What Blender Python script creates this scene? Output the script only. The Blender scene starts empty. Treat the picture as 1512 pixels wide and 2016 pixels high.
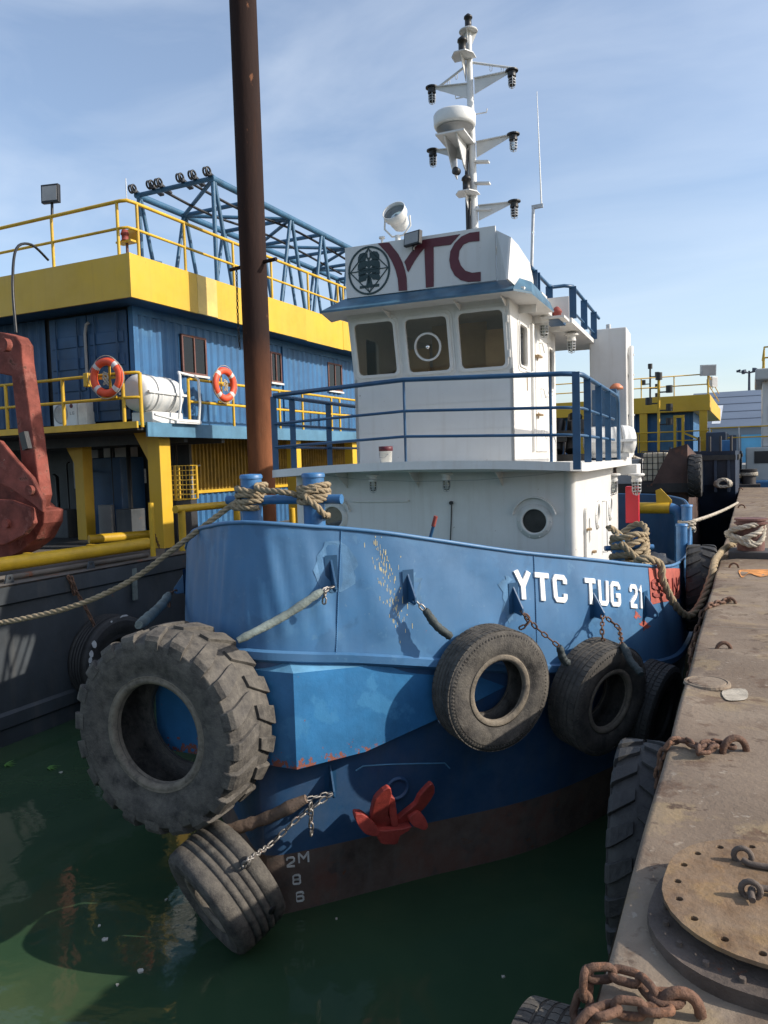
import bpy, bmesh, math, random
from mathutils import Vector as V, Matrix
from mathutils.geometry import tessellate_polygon
random.seed(21)
R_ = math.radians
sc = bpy.context.scene
col = sc.collection
# ------------------------------------------------------------------ camera
CAM = V((0, 0, 4.4)); FPX = 1515.0
_y, _p, _r = R_(25.5), R_(-3.7), R_(1.7)
CF = V((-math.sin(_y)*math.cos(_p), math.cos(_y)*math.cos(_p), math.sin(_p)))
_rt = V((math.cos(_y), math.sin(_y), 0)); _up = _rt.cross(CF)
CR = _rt*math.cos(_r) - _up*math.sin(_r); CU = _up*math.cos(_r) + _rt*math.sin(_r)
cd = bpy.data.cameras.new('camera'); cam = bpy.data.objects.new('camera', cd); col.objects.link(cam)
cam.matrix_world = Matrix(((CR.x, CU.x, -CF.x, CAM.x), (CR.y, CU.y, -CF.y, CAM.y), (CR.z, CU.z, -CF.z, CAM.z), (0, 0, 0, 1)))
cd.sensor_fit = 'VERTICAL'; cd.sensor_height = 24; cd.lens = FPX/2016*24; cd.clip_start = .05; cd.clip_end = 8000
sc.camera = cam
# ------------------------------------------------------------------ sky, sun, exposure
SUN_AZ, SUN_EL = R_(14), R_(31)          # azimuth from +X towards +Y
w = bpy.data.worlds.new('World'); sc.world = w; w.use_nodes = True
nt = w.node_tree; nd = nt.nodes; lk = nt.links
bg = nd['Background']; bg.inputs[1].default_value = 0.15
sky = nd.new('ShaderNodeTexSky'); sky.sky_type = 'NISHITA'; sky.sun_disc = False
sky.sun_elevation = SUN_EL; sky.sun_rotation = math.pi/2 - SUN_AZ
sky.air_density = 1.0; sky.dust_density = 1.6; sky.ozone_density = 2.0; sky.altitude = 0
tc = nd.new('ShaderNodeTexCoord'); mp = nd.new('ShaderNodeMapping')
mp.inputs['Rotation'].default_value = (0.5, 0.25, 0.6); mp.inputs['Scale'].default_value = (1.2, 4.6, 7.0)
ns = nd.new('ShaderNodeTexNoise'); ns.inputs['Scale'].default_value = 1.5; ns.inputs['Detail'].default_value = 8; ns.inputs['Roughness'].default_value = .52
ns.inputs['Distortion'].default_value = .5
cr_ = nd.new('ShaderNodeValToRGB'); cr_.color_ramp.elements[0].position = .38; cr_.color_ramp.elements[1].position = .85
cr_.color_ramp.elements[0].color = (.09, .09, .09, 1); cr_.color_ramp.elements[1].color = (.40, .40, .40, 1)
mx = nd.new('ShaderNodeMix'); mx.data_type = 'RGBA'
lk.new(tc.outputs['Generated'], mp.inputs[0]); lk.new(mp.outputs[0], ns.inputs['Vector']); lk.new(ns.outputs['Fac'], cr_.inputs[0])
lk.new(cr_.outputs[0], mx.inputs[0]); lk.new(sky.outputs[0], mx.inputs[6]); mx.inputs[7].default_value = (5.2, 5.6, 6.1, 1)
lk.new(mx.outputs[2], bg.inputs[0])
sd = bpy.data.lights.new('sun', 'SUN'); sun = bpy.data.objects.new('sun', sd); col.objects.link(sun)
sd.energy = 3.9; sd.angle = R_(.6); sd.color = (1, .93, .82)
SD = V((math.cos(SUN_EL)*math.cos(SUN_AZ), math.cos(SUN_EL)*math.sin(SUN_AZ), math.sin(SUN_EL)))
sun.rotation_euler = SD.to_track_quat('Z', 'Y').to_euler(); sun.location = (20, 0, 40)
vs = sc.view_settings; vs.view_transform = 'Standard'; vs.look = 'None'; vs.gamma = 1; vs.use_curve_mapping = False; vs.exposure = 0.45
# ------------------------------------------------------------------ pixel -> place (a pixel is only a direction; the plane it meets is named each time)
def ray(px, py): return CF + CR*((px-756)/FPX) - CU*((py-1008)/FPX)
def Wz(px, py, z): d = ray(px, py); return CAM + d*((z-CAM.z)/d.z)
def Wx(px, py, x): d = ray(px, py); return CAM + d*(x/d.x)
def Wy(px, py, y): d = ray(px, py); return CAM + d*(y/d.y)
def Wp(px, py, P, N): d = ray(px, py); return CAM + d*((P-CAM).dot(N)/d.dot(N))
def proj(p):
    q = V(p)-CAM; k = q.dot(CF); return 756+FPX*q.dot(CR)/k, 1008-FPX*q.dot(CU)/k
TH = R_(2.5); TS = V((-4.25, 5.9, 0)); TA = V((-math.sin(TH), math.cos(TH), 0)); TR = V((math.cos(TH), math.sin(TH), 0))
def tw(p): return TS + TR*p[0] + TA*p[1] + V((0, 0, p[2]))      # tug (right, aft, up) -> world
def tl(p): d = V(p)-TS; return V((d.dot(TR), d.dot(TA), p[2]))
def Tu(px, py, u): return tl(Wp(px, py, TS+TA*u, TA))
def Tv(px, py, v): return tl(Wp(px, py, TS+TR*v, TR))
# ------------------------------------------------------------------ materials
def N(t, k, **kw):
    n = t.nodes.new(k)
    for a, b in kw.items():
        if a in n.inputs: n.inputs[a].default_value = b
        else: setattr(n, a, b)
    return n
def paint(name, c, rough=.5, var=.12, vsc=1.5, rust=0., rsc=2.5, rcol=(.17, .062, .03), streak=0., scol=None, chip=0., ccol=(.34, .09, .05), csc=9.,
          bump=.15, bsc=25., metal=0., zchip=None, wet=None, stretch=(1, 1, 1), coat=0., zdark=None, dust=0., spec=.5, drip=(9, 9, .55), patchy=None):
    m = bpy.data.materials.new(name); m.use_nodes = True; t = m.node_tree; L = t.links.new
    b = t.nodes['Principled BSDF']; b.inputs['Metallic'].default_value = metal; b.inputs['Specular IOR Level'].default_value = spec
    if coat: b.inputs['Coat Weight'].default_value = coat; b.inputs['Coat Roughness'].default_value = .25
    tcn = N(t, 'ShaderNodeTexCoord'); oi = N(t, 'ShaderNodeObjectInfo')
    sm = N(t, 'ShaderNodeMath', operation='MULTIPLY'); L(oi.outputs['Random'], sm.inputs[0]); sm.inputs[1].default_value = 17.
    va = N(t, 'ShaderNodeVectorMath', operation='ADD'); L(tcn.outputs['Object'], va.inputs[0]); L(sm.outputs[0], va.inputs[1])
    mpn = N(t, 'ShaderNodeMapping'); mpn.inputs['Scale'].default_value = stretch; L(va.outputs[0], mpn.inputs[0]); P = mpn.outputs[0]
    def noise(s, d=5, r=.6, vec=None):
        n = N(t, 'ShaderNodeTexNoise', Scale=s, Detail=d, Roughness=r); L(vec or P, n.inputs['Vector']); return n.outputs['Fac']
    def ramp(f, a, e):
        q = N(t, 'ShaderNodeMapRange'); q.inputs[1].default_value = a; q.inputs[2].default_value = e; L(f, q.inputs[0]); return q.outputs[0]
    def mixc(f, A, B):
        q = N(t, 'ShaderNodeMix', data_type='RGBA'); L(f, q.inputs[0]) if not isinstance(f, float) else setattr(q.inputs[0], 'default_value', f)
        for i, s in ((6, A), (7, B)):
            if isinstance(s, tuple): q.inputs[i].default_value = (*s, 1)
            else: L(s, q.inputs[i])
        return q.outputs[2]
    n1 = noise(vsc, 6, .62)
    lo = tuple(x*(1-1.7*var) for x in c); hi = tuple(min(1, x*(1+1.4*var)) for x in c)
    C = mixc(ramp(n1, .3, .7), lo, hi); Rr = rough; rmask = None
    if patchy:
        for pc, ps, pt, pk in patchy:
            q = N(t, 'ShaderNodeMath', operation='MULTIPLY'); L(ramp(noise(ps, 6, .6), pt, pt+.05), q.inputs[0]); q.inputs[1].default_value = pk; C = mixc(q.outputs[0], C, pc)
    if dust:
        C = mixc(ramp(noise(vsc*2.3, 8, .72), .36, .70), C, tuple(x*(1-dust)+dust*d for x, d in zip(c, (.42, .37, .30))))
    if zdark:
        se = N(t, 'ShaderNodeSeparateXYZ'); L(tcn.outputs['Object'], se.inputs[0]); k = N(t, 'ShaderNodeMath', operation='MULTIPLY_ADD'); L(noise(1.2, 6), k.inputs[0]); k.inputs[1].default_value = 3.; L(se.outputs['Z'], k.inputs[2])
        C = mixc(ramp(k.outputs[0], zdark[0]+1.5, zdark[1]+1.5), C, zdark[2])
    if streak:
        mv = N(t, 'ShaderNodeMapping'); mv.inputs['Scale'].default_value = drip; L(va.outputs[0], mv.inputs[0])
        s2 = ramp(noise(1.0, 6, .65, mv.outputs[0]), .52, .80)
        k = N(t, 'ShaderNodeMath', operation='MULTIPLY'); L(s2, k.inputs[0]); k.inputs[1].default_value = streak
        C = mixc(k.outputs[0], C, scol or tuple(x*.35 for x in c))
    masks = []
    if rust: masks.append((ramp(noise(rsc, 10, .72), .685-.28*rust, .735-.28*rust), rcol, .85))
    if chip:
        f = noise(csc, 9, .7)
        if zchip:
            se = N(t, 'ShaderNodeSeparateXYZ'); L(tcn.outputs['Object'], se.inputs[0])
            g = N(t, 'ShaderNodeMapRange'); g.inputs[1].default_value = zchip[0]; g.inputs[2].default_value = zchip[1]; g.inputs[3].default_value = zchip[2]; g.inputs[4].default_value = 0
            L(se.outputs['Z'], g.inputs[0]); ad = N(t, 'ShaderNodeMath', operation='ADD'); L(f, ad.inputs[0]); L(g.outputs[0], ad.inputs[1]); f = ad.outputs[0]
        masks.append((ramp(f, .70-.17*chip, .712-.17*chip), ccol, .8))
    rgh = N(t, 'ShaderNodeMapRange'); rgh.inputs[3].default_value = max(.03, rough-.12); rgh.inputs[4].default_value = min(1, rough+.12); L(noise(vsc*3, 4), rgh.inputs[0]); ro = rgh.outputs[0]
    bh = noise(bsc, 6, .65)
    for f, cc, rr in masks:
        C = mixc(f, C, cc)
        q = N(t, 'ShaderNodeMix', data_type='FLOAT'); L(f, q.inputs[0]); L(ro, q.inputs[2]); q.inputs[3].default_value = rr; ro = q.outputs[0]
        q = N(t, 'ShaderNodeMath', operation='MULTIPLY_ADD'); L(f, q.inputs[0]); q.inputs[1].default_value = -.5; L(bh, q.inputs[2]); bh = q.outputs[0]
        if metal:
            q = N(t, 'ShaderNodeMath', operation='MULTIPLY_ADD'); L(f, q.inputs[0]); q.inputs[1].default_value = -metal; q.inputs[2].default_value = metal; L(q.outputs[0], b.inputs['Metallic'])
    L(C, b.inputs['Base Color']); L(ro, b.inputs['Roughness'])
    if bump:
        bn = N(t, 'ShaderNodeBump', Strength=bump, Distance=.02); L(bh, bn.inputs['Height']); L(bn.outputs[0], b.inputs['Normal'])
    return m
def glass(name, tint=(.35, .36, .36), fac=.72, rough=.03):
    m = bpy.data.materials.new(name); m.use_nodes = True; t = m.node_tree; L = t.links.new; t.nodes.remove(t.nodes['Principled BSDF'])
    tr = N(t, 'ShaderNodeBsdfTransparent'); tr.inputs[0].default_value = (*tint, 1); gl = N(t, 'ShaderNodeBsdfGlossy'); gl.inputs['Roughness'].default_value = rough
    fr = N(t, 'ShaderNodeFresnel', IOR=1.5); mxs = N(t, 'ShaderNodeMixShader'); L(fr.outputs[0], mxs.inputs[0]); L(tr.outputs[0], mxs.inputs[1]); L(gl.outputs[0], mxs.inputs[2])
    L(mxs.outputs[0], t.nodes['Material Output'].inputs[0]); return m
M = dict(
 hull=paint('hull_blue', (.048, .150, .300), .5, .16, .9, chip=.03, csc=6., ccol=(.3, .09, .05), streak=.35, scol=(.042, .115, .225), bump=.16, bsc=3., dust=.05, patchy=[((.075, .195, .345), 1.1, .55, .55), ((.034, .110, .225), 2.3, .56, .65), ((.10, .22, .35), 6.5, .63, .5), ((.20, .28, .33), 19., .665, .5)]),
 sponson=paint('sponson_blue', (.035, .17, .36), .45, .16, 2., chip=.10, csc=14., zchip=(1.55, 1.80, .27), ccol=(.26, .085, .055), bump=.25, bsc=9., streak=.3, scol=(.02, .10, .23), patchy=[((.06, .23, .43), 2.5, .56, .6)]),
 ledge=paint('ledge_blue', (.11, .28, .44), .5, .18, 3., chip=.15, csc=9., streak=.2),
 lower=paint('shaded_hull_blue', (.022, .078, .18), .38, .14, .9, streak=.45, scol=(.055, .075, .09), bump=.2, bsc=4., dust=.10, patchy=[((.035, .095, .19), 1.5, .57, .6)]),  # lower: hull blue darkened, the shade below the knuckle painted in
 boot=paint('boot_brown', (.110, .070, .056), .75, .3, 1.6, patchy=[((.16, .065, .045), 1.6, .52, .7), ((.065, .058, .055), 3., .55, .7)], rust=.22, rsc=3., streak=.4, scol=(.16, .14, .12), dust=.15, bump=.4, bsc=12.),
 patch=paint('blue_touch_up', (.088, .205, .355), .6, .2, 4.), primer=paint('red_primer', (.38, .085, .06), .7, .18, 4., bump=.2), primer_letter=paint('primer_letter', (.24, .045, .035), .7, .2, 6.),
 scratch=paint('scraped_paint', (.72, .60, .33), .7, .2, 20.),
 white=paint('house_white', (.63, .62, .60), .5, .05, .8, streak=.30, scol=(.40, .34, .28), rust=.02, rsc=6., bump=.16, bsc=2.5, dust=.16, chip=.02, csc=16., ccol=(.20, .10, .06)),
 white2=paint('trim_white', (.64, .63, .605), .5, .07, 2., dust=.15, rust=.06, rsc=7., streak=.28, scol=(.45, .33, .24), bump=.06),
 letter=paint('letter_white', (.84, .83, .80), .5, .04, 6.), mark=paint('draft_mark_white', (.78, .77, .73), .6, .12, 9.),
 rail=paint('rail_blue', (.018, .072, .155), .4, .15, 3., chip=.1, csc=20., bump=.08), bitt=paint('bitt_blue', (.042, .15, .33), .42, .15, 4., chip=.12, csc=12., bump=.12),
 visor=paint('visor_blue', (.045, .115, .175), .45, .25, 2.5, streak=.3, bump=.1), maroon=paint('maroon', (.10, .012, .022), .5, .08, 4.), green=paint('emblem_green', (.010, .035, .038), .5, .1, 4.),
 glass=glass('window_glass', (.90, .88, .84)), glassd=glass('dark_glass', (.30, .31, .32)), glasstint=glass('smoked_glass', (.30, .30, .30)),
 inside=paint('interior_board', (.74, .55, .35), .8, .12, 1.), contd=paint('container_shaded', (.015, .062, .145), .55, .22, .8, streak=.5, scol=(.008, .028, .07), rust=.03, rsc=4., bump=.12, bsc=6.), pane_backing=paint('pane_backing', (.13, .135, .14), .4, .15, 4.), dark=paint('dark_interior', (.02, .02, .022), .8, .3, 2.),  # contd: container blue with the shade of the end face in its colour
 yellow=paint('barge_yellow', (.60, .365, .016), .5, .10, .7, streak=.35, scol=(.42, .22, .03), rust=.05, patchy=[((.50, .30, .025), .8, .58, .5)], rsc=3.5, bump=.10, bsc=4., dust=.06),
 yellow2=paint('pipe_yellow', (.58, .35, .018), .5, .14, 2., rust=.12, rsc=4., chip=.1, csc=10., bump=.12),
 yelfade=paint('faded_yellow', (.66, .46, .13), .6, .12, 1.4, streak=.35, scol=(.42, .22, .06), rust=.1),
 cont=paint('container_blue', (.022, .112, .255), .55, .2, .8, streak=.5, scol=(.012, .040, .10), patchy=[((.07, .19, .33), .9, .57, .5)], rust=.04, rsc=4., bump=.1, bsc=6., dust=.02),
 contb=paint('container_pale', (.075, .19, .29), .6, .18, 1.2, streak=.45, scol=(.035, .10, .20), bump=.1),
 truss=paint('truss_blue', (.032, .105, .19), .5, .2, 2., chip=.12, csc=12.),
 bhull=paint('barge_hull', (.040, .047, .054), .6, .3, .7, streak=.6, scol=(.115, .105, .09), rust=.10, rsc=2., bump=.25, bsc=6., drip=(2.6, 2.6, .35)),
 bdeck=paint('barge_deck', (.10, .085, .07), .85, .3, 1.3, rust=.38, rsc=1.6, bump=.3),
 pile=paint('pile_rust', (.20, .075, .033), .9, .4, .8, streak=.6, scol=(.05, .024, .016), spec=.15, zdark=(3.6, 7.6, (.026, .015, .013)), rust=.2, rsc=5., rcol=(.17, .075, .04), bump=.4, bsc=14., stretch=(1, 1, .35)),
 grab=paint('grab_red', (.20, .055, .040), .75, .35, 2., spec=.25, chip=.12, csc=7., ccol=(.42, .30, .22), rust=.35, rsc=3., rcol=(.10, .045, .03), bump=.5, patchy=[((.30, .11, .085), 3., .56, .6)]),
 anchor=paint('anchor_red', (.36, .052, .040), .55, .25, 5., chip=.15, csc=14., ccol=(.16, .06, .04), bump=.35, bsc=18.),
 rubber=paint('tyre_rubber', (.042, .039, .037), .82, .3, 2.5, dust=.20, patchy=[((.15, .13, .10), 3.5, .6, .5)], bump=.45, bsc=40., spec=.3), rubberd=paint('tyre_black', (.022, .021, .021), .65, .3, 3., dust=.05, bump=.35, bsc=25.),
 rubberb=paint('tyre_worn', (.058, .053, .049), .88, .3, 3., dust=.26, patchy=[((.13, .115, .095), 4., .58, .55), ((.03, .028, .027), 2.5, .6, .7)], bump=.5, bsc=45., spec=.25), whitepaint=paint('white_daub', (.62, .62, .60), .6, .12, 8.),
 rope=paint('rope_tan', (.34, .265, .17), .95, .22, 6., dust=.12, bump=.7, bsc=110., spec=.1), ropew=paint('rope_pale', (.44, .39, .32), .95, .2, 5., bump=.6, bsc=110., spec=.1),
 roped=paint('rope_dirty', (.26, .205, .135), .95, .25, 6., bump=.7, bsc=110., spec=.1),
 chain=paint('chain_steel', (.30, .28, .26), .5, .25, 12., rust=.35, rsc=9., bump=.3, bsc=50., metal=.7), chainr=paint('chain_rust', (.125, .063, .038), .8, .35, 14., rust=.5, rsc=10., rcol=(.21, .10, .055), bump=.6, bsc=60.),
 sleeve=paint('sleeve_canvas', (.17, .20, .185), .85, .25, 6., streak=.3, scol=(.12, .11, .09), bump=.6, bsc=22.), sleeved=paint('sleeve_dark', (.035, .045, .045), .7, .3, 8., bump=.6, bsc=22.), sleeveb=paint('sleeve_brown', (.17, .12, .09), .8, .25, 7., bump=.6, bsc=22.),
 deck=paint('pontoon_deck', (.205, .158, .120), .82, .16, .9, rust=.10, rsc=2.2, rcol=(.12, .062, .036), dust=.45, chip=.16, csc=3.3, ccol=(.115, .06, .036), bump=.30, bsc=22., spec=.25),
 pside=paint('pontoon_side', (.026, .022, .021), .75, .3, 1.2, rust=.3, rsc=2., bump=.4), hatch=paint('hatch_rust', (.165, .100, .055), .85, .3, 3., rust=.10, rsc=9., rcol=(.055, .03, .022), dust=.22, bump=.45, bsc=26., spec=.2, patchy=[((.26, .165, .075), 3.2, .50, .7), ((.085, .052, .036), 6., .56, .75), ((.24, .13, .05), 9., .62, .6)]),
 hatchd=paint('coaming_dark', (.10, .075, .06), .8, .3, 4., rust=.2, rsc=5., bump=.5), orange=paint('orange_rust', (.52, .21, .05), .85, .3, 9., bump=.3),
 bollard=paint('bollard_brown', (.13, .055, .045), .7, .25, 3., rust=.3, rsc=4., bump=.35), bolldark=paint('bollard_dark', (.045, .04, .04), .7, .3, 3., bump=.3),
 lifebuoy=paint('lifebuoy_orange', (.72, .085, .03), .5, .1, 4., chip=.05), buoyband=paint('buoy_band', (.62, .58, .56), .5, .05), raft=paint('raft_white', (.66, .66, .645), .38, .04, 2., streak=.08),
 black=paint('black', (.012, .012, .013), .45, .2), steel=paint('galvanised', (.42, .43, .44), .45, .12, 6., metal=.5), mast=paint('mast_white', (.60, .60, .59), .45, .06, 3., streak=.2, scol=(.4, .34, .28)),
 lamp=glass('lamp_glass', (.78, .82, .80), rough=.08), lred=glass('red_lens', (.12, .004, .008), rough=.1), lgreen=glass('green_lens', (.004, .06, .045), rough=.1), chrome=paint('chrome', (.75, .75, .75), .15, .03, metal=1.),
 redbox=paint('red_box', (.55, .02, .035), .4, .08), cap=paint('orange_cap', (.62, .22, .11), .5, .12), tarp=paint('black_tarp', (.014, .014, .015), .5, .3, 3., bump=.5, bsc=9.),
 grey=paint('grey_plastic', (.30, .30, .30), .5, .1), paper=paint('paper', (.7, .68, .62), .8, .08, 8.), bucket=paint('bucket_white', (.74, .74, .70), .45, .06, 8.),
 ibc=paint('ibc_plastic', (.60, .50, .36), .5, .18, 2.), rusthull=paint('rust_hull', (.075, .042, .034), .8, .35, .8, rust=.45, rsc=1.5, rcol=(.13, .058, .038), bump=.3),
 navy=paint('navy_hull', (.018, .030, .055), .5, .3, .7, streak=.4, scol=(.05, .05, .055)), bead=paint('bead_dust', (.17, .140, .105), .92, .3, 8., dust=.2, bump=.4, bsc=40., patchy=[((.07, .06, .05), 6., .54, .7)]), roof=paint('warehouse_roof', (.105, .135, .185), .6, .1, .1), shed=paint('warehouse_wall', (.19, .235, .28), .6, .1, .1), skylight=paint('roof_light', (.62, .64, .66), .5, .1, .3),
 quay=paint('quay_concrete', (.30, .28, .26), .9, .15, .3), greyhull=paint('grey_hull', (.40, .41, .39), .5, .1, .6), deckm=paint('deck_main', (.185, .138, .102), .9, .16, .7, spec=.15, rust=.06, rsc=5.5, rcol=(.075, .04, .027), dust=.12, chip=.04, csc=6., ccol=(.10, .052, .034), bump=.4, bsc=30., patchy=[((.27, .215, .16), .55, .47, .8), ((.125, .088, .064), 1.1, .50, .75), ((.29, .215, .12), 2.1, .545, .6), ((.095, .052, .034), 3.4, .565, .85), ((.055, .032, .025), 8., .60, .85), ((.36, .31, .25), 13., .625, .7)]), slat=paint('shaded_yellow', (.27, .165, .014), .6, .25, 2., streak=.4, rust=.1), cyan=paint('shed_cyan', (.10, .35, .55), .6, .1, .4), weed=paint('green_leaf', (.10, .24, .04), .6, .25, 20.), litter=paint('litter', (.50, .47, .40), .7, .2, 20.),  # slat: barge yellow darkened, shade under the walkway painted into it
 brass=paint('handle_brass', (.35, .24, .13), .5, .2, 8., metal=.5), sole=paint('deck_green', (.03, .10, .07), .7, .2, 1.5))
# ------------------------------------------------------------------ mesh helpers
def frame(d):
    d = d.normalized(); a = V((0, 0, 1)) if abs(d.z) < .9 else V((1, 0, 0)); x = a.cross(d).normalized(); return x, d.cross(x)
def cr(pts, n=6, closed=False):
    pts = [V(p) for p in pts]; m = len(pts); out = []
    for i in range(m if closed else m-1):
        if closed: a, b, c, d = pts[i-1], pts[i], pts[(i+1) % m], pts[(i+2) % m]
        else: a, b, c, d = pts[max(i-1, 0)], pts[i], pts[i+1], pts[min(i+2, m-1)]
        for k in range(n):
            t = k/n; out.append(.5*((2*b)+(c-a)*t+(2*a-5*b+4*c-d)*t*t+(3*b-a-3*c+d)*t**3))
    if not closed: out.append(pts[-1])
    return out
def resample(pts, step):
    pts = [V(p) for p in pts]; L = [0]
    for a, b in zip(pts, pts[1:]): L.append(L[-1]+(b-a).length)
    n = max(1, round(L[-1]/step)); out = []; j = 0
    for i in range(n+1):
        s = L[-1]*i/n
        while j < len(L)-2 and L[j+1] < s: j += 1
        t = (s-L[j])/max(1e-9, L[j+1]-L[j]); out.append(pts[j].lerp(pts[j+1], min(1, t)))
    return out
def rrect(cx, cy, w, h, r, n=5):
    o = []
    for sx, sy, a0 in ((1, 1, 0), (-1, 1, 90), (-1, -1, 180), (1, -1, 270)):
        for k in range(n+1):
            a = R_(a0+90*k/n); o.append((cx+sx*(w/2-r)+r*math.cos(a), cy+sy*(h/2-r)+r*math.sin(a)))
    return o
def circ(cx, cy, r, n=24): return [(cx+r*math.cos(2*math.pi*k/n), cy+r*math.sin(2*math.pi*k/n)) for k in range(n)]
class G:
    def __init__(s): s.v = []; s.f = []; s.mi = []; s.sm = []
    def add(s, vs, fs, sm=False, mi=0):
        o = len(s.v); s.v += [V(p) for p in vs]; s.f += [tuple(i+o for i in f) for f in fs]; s.mi += [mi]*len(fs); s.sm += [sm]*len(fs); return s
    def box(s, a, b, mi=0):
        x0, y0, z0 = a; x1, y1, z1 = b
        return s.add([(x0, y0, z0), (x1, y0, z0), (x1, y1, z0), (x0, y1, z0), (x0, y0, z1), (x1, y0, z1), (x1, y1, z1), (x0, y1, z1)],
                     [(3, 2, 1, 0), (4, 5, 6, 7), (0, 1, 5, 4), (1, 2, 6, 5), (2, 3, 7, 6), (3, 0, 4, 7)], mi=mi)
    def obox(s, c, d, ex, ey=None, ez=None, mi=0):          # oriented box: centre, full sizes, axes
        c = V(c); ex = V(ex).normalized()
        if ey is None: ey, ez = frame(ex)
        else: ey = V(ey).normalized(); ez = V(ez).normalized() if ez else ex.cross(ey)
        P = [c+ex*(i*d[0]/2)+ey*(j*d[1]/2)+ez*(k*d[2]/2) for k in (-1, 1) for j in (-1, 1) for i in (-1, 1)]
        return s.add(P, [(0, 2, 3, 1), (4, 5, 7, 6), (0, 1, 5, 4), (1, 3, 7, 5), (3, 2, 6, 7), (2, 0, 4, 6)], mi=mi)
    def bar(s, a, b, wd, th, up=(0, 0, 1), mi=0):
        a, b = V(a), V(b); d = (b-a).normalized(); x = V(up).cross(d)
        x = x.normalized() if x.length > 1e-4 else frame(d)[0]; y = d.cross(x)
        return s.obox((a+b)/2, ((b-a).length, wd, th), d, x, y, mi)
    def grid(s, rows, sm=True, close=False, mi=0):
        n = len(rows[0]); vs = [p for r in rows for p in r]; fs = []
        for i in range(len(rows)-1):
            for j in range(n if close else n-1):
                k = (j+1) % n; fs.append((i*n+j, i*n+k, (i+1)*n+k, (i+1)*n+j))
        return s.add(vs, fs, sm, mi)
    def tube(s, pts, r, n=8, closed=False, caps=True, mi=0):
        pts = [V(p) for p in pts]; m = len(pts); rr = r if isinstance(r, (list, tuple)) else [r]*m; rows = []; x = None
        for i, p in enumerate(pts):
            a = pts[i-1] if (i or closed) else p; b = pts[(i+1) % m] if (i < m-1 or closed) else p
            d = (b-a).normalized()
            x = frame(d)[0] if x is None else (x-d*x.dot(d)).normalized()
            y = d.cross(x); rows.append([p+(x*math.cos(2*math.pi*k/n)+y*math.sin(2*math.pi*k/n))*rr[i] for k in range(n)])
        if closed: rows.append(rows[0])
        s.grid(rows, True, True, mi)
        if caps and not closed: s.add(rows[0], [tuple(range(n))[::-1]], mi=mi); s.add(rows[-1], [tuple(range(n))], mi=mi)
        return s
    def cyl(s, a, b, r, r2=None, n=16, mi=0): return s.tube([a, b], [r, r if r2 is None else r2], n, mi=mi)
    def lathe(s, prof, o=(0, 0, 0), d=(0, 0, 1), n=24, sm=True, close=False, mi=0):      # prof: (radius, along)
        o = V(o); d = V(d).normalized(); x, y = frame(d)
        rows = [[o+d*h+(x*math.cos(2*math.pi*k/n)+y*math.sin(2*math.pi*k/n))*r for k in range(n)] for r, h in prof]
        if close: rows.append(rows[0])
        return s.grid(rows, sm, True, mi)
    def plate(s, outer, holes, mp, t, mi=0):                # flat plate with holes; mp(x, y, h) -> point
        loops = [outer]+list(holes); flat = [p for l in loops for p in l]
        tri = tessellate_polygon([[V((p[0], p[1], 0)) for p in l] for l in loops]); n = len(flat)
        vs = [mp(p[0], p[1], 0) for p in flat]+[mp(p[0], p[1], -t) for p in flat]; fs = []
        for a, b, c in tri:
            A, B, C = flat[a], flat[b], flat[c]
            if (B[0]-A[0])*(C[1]-A[1])-(B[1]-A[1])*(C[0]-A[0]) < 0: b, c = c, b
            fs += [(a, b, c), (n+c, n+b, n+a)]
        o = 0
        for l in loops:
            k = len(l)
            for i in range(k): j = (i+1) % k; fs.append((o+i, n+o+i, n+o+j, o+j))
            o += k
        return s.add(vs, fs, mi=mi)
    def relief(s, quads, mp, t, mi=0):                      # raised shapes: list of 2D convex polygons
        for q in quads:
            k = len(q); s.add([mp(x, y, t) for x, y in q]+[mp(x, y, -.004) for x, y in q], [tuple(range(k))]+[(i, k+i, k+(i+1) % k, (i+1) % k) for i in range(k)], mi=mi)
        return s
    def ob(s, name, mat, parent=None, loc=None, bev=0, seg=2, weld=False):
        me = bpy.data.meshes.new(name); o = bpy.data.objects.new(name, me); loc = V(loc) if loc is not None else V((0, 0, 0))
        me.from_pydata([tuple(p-loc) for p in s.v], [], s.f); mats = mat if isinstance(mat, (list, tuple)) else [mat]
        for q in mats: me.materials.append(M[q])
        me.polygons.foreach_set('material_index', s.mi); me.polygons.foreach_set('use_smooth', s.sm)
        bm = bmesh.new(); bm.from_mesh(me)
        if weld: bmesh.ops.remove_doubles(bm, verts=bm.verts, dist=1e-4)
        bmesh.ops.recalc_face_normals(bm, faces=bm.faces); bm.to_mesh(me); bm.free()
        o.location = loc; col.objects.link(o)
        if parent is not None: o.parent = parent
        if bev: q = o.modifiers.new('bevel', 'BEVEL'); q.width = bev; q.segments = seg; q.limit_method = 'ANGLE'; q.angle_limit = R_(40)
        return o
def tag(o, label, cat, group=None):
    o['label'] = label; o['category'] = cat
    if group: o['group'] = group
    return o
def thing(name, label, cat, loc=(0, 0, 0), rz=0, group=None):
    o = bpy.data.objects.new(name, None); col.objects.link(o); o.location = loc; o.rotation_euler = (0, 0, rz); o.empty_display_size = .2
    return tag(o, label, cat, group)
def struct(o): o['kind'] = 'structure'; return o
def stuff(o): o['kind'] = 'stuff'; return o
def inst(ob, parent, mw):
    o = bpy.data.objects.new(ob.name.split('.')[0], ob.data); col.objects.link(o); o.parent = parent; o.matrix_local = mw; return o
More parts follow.
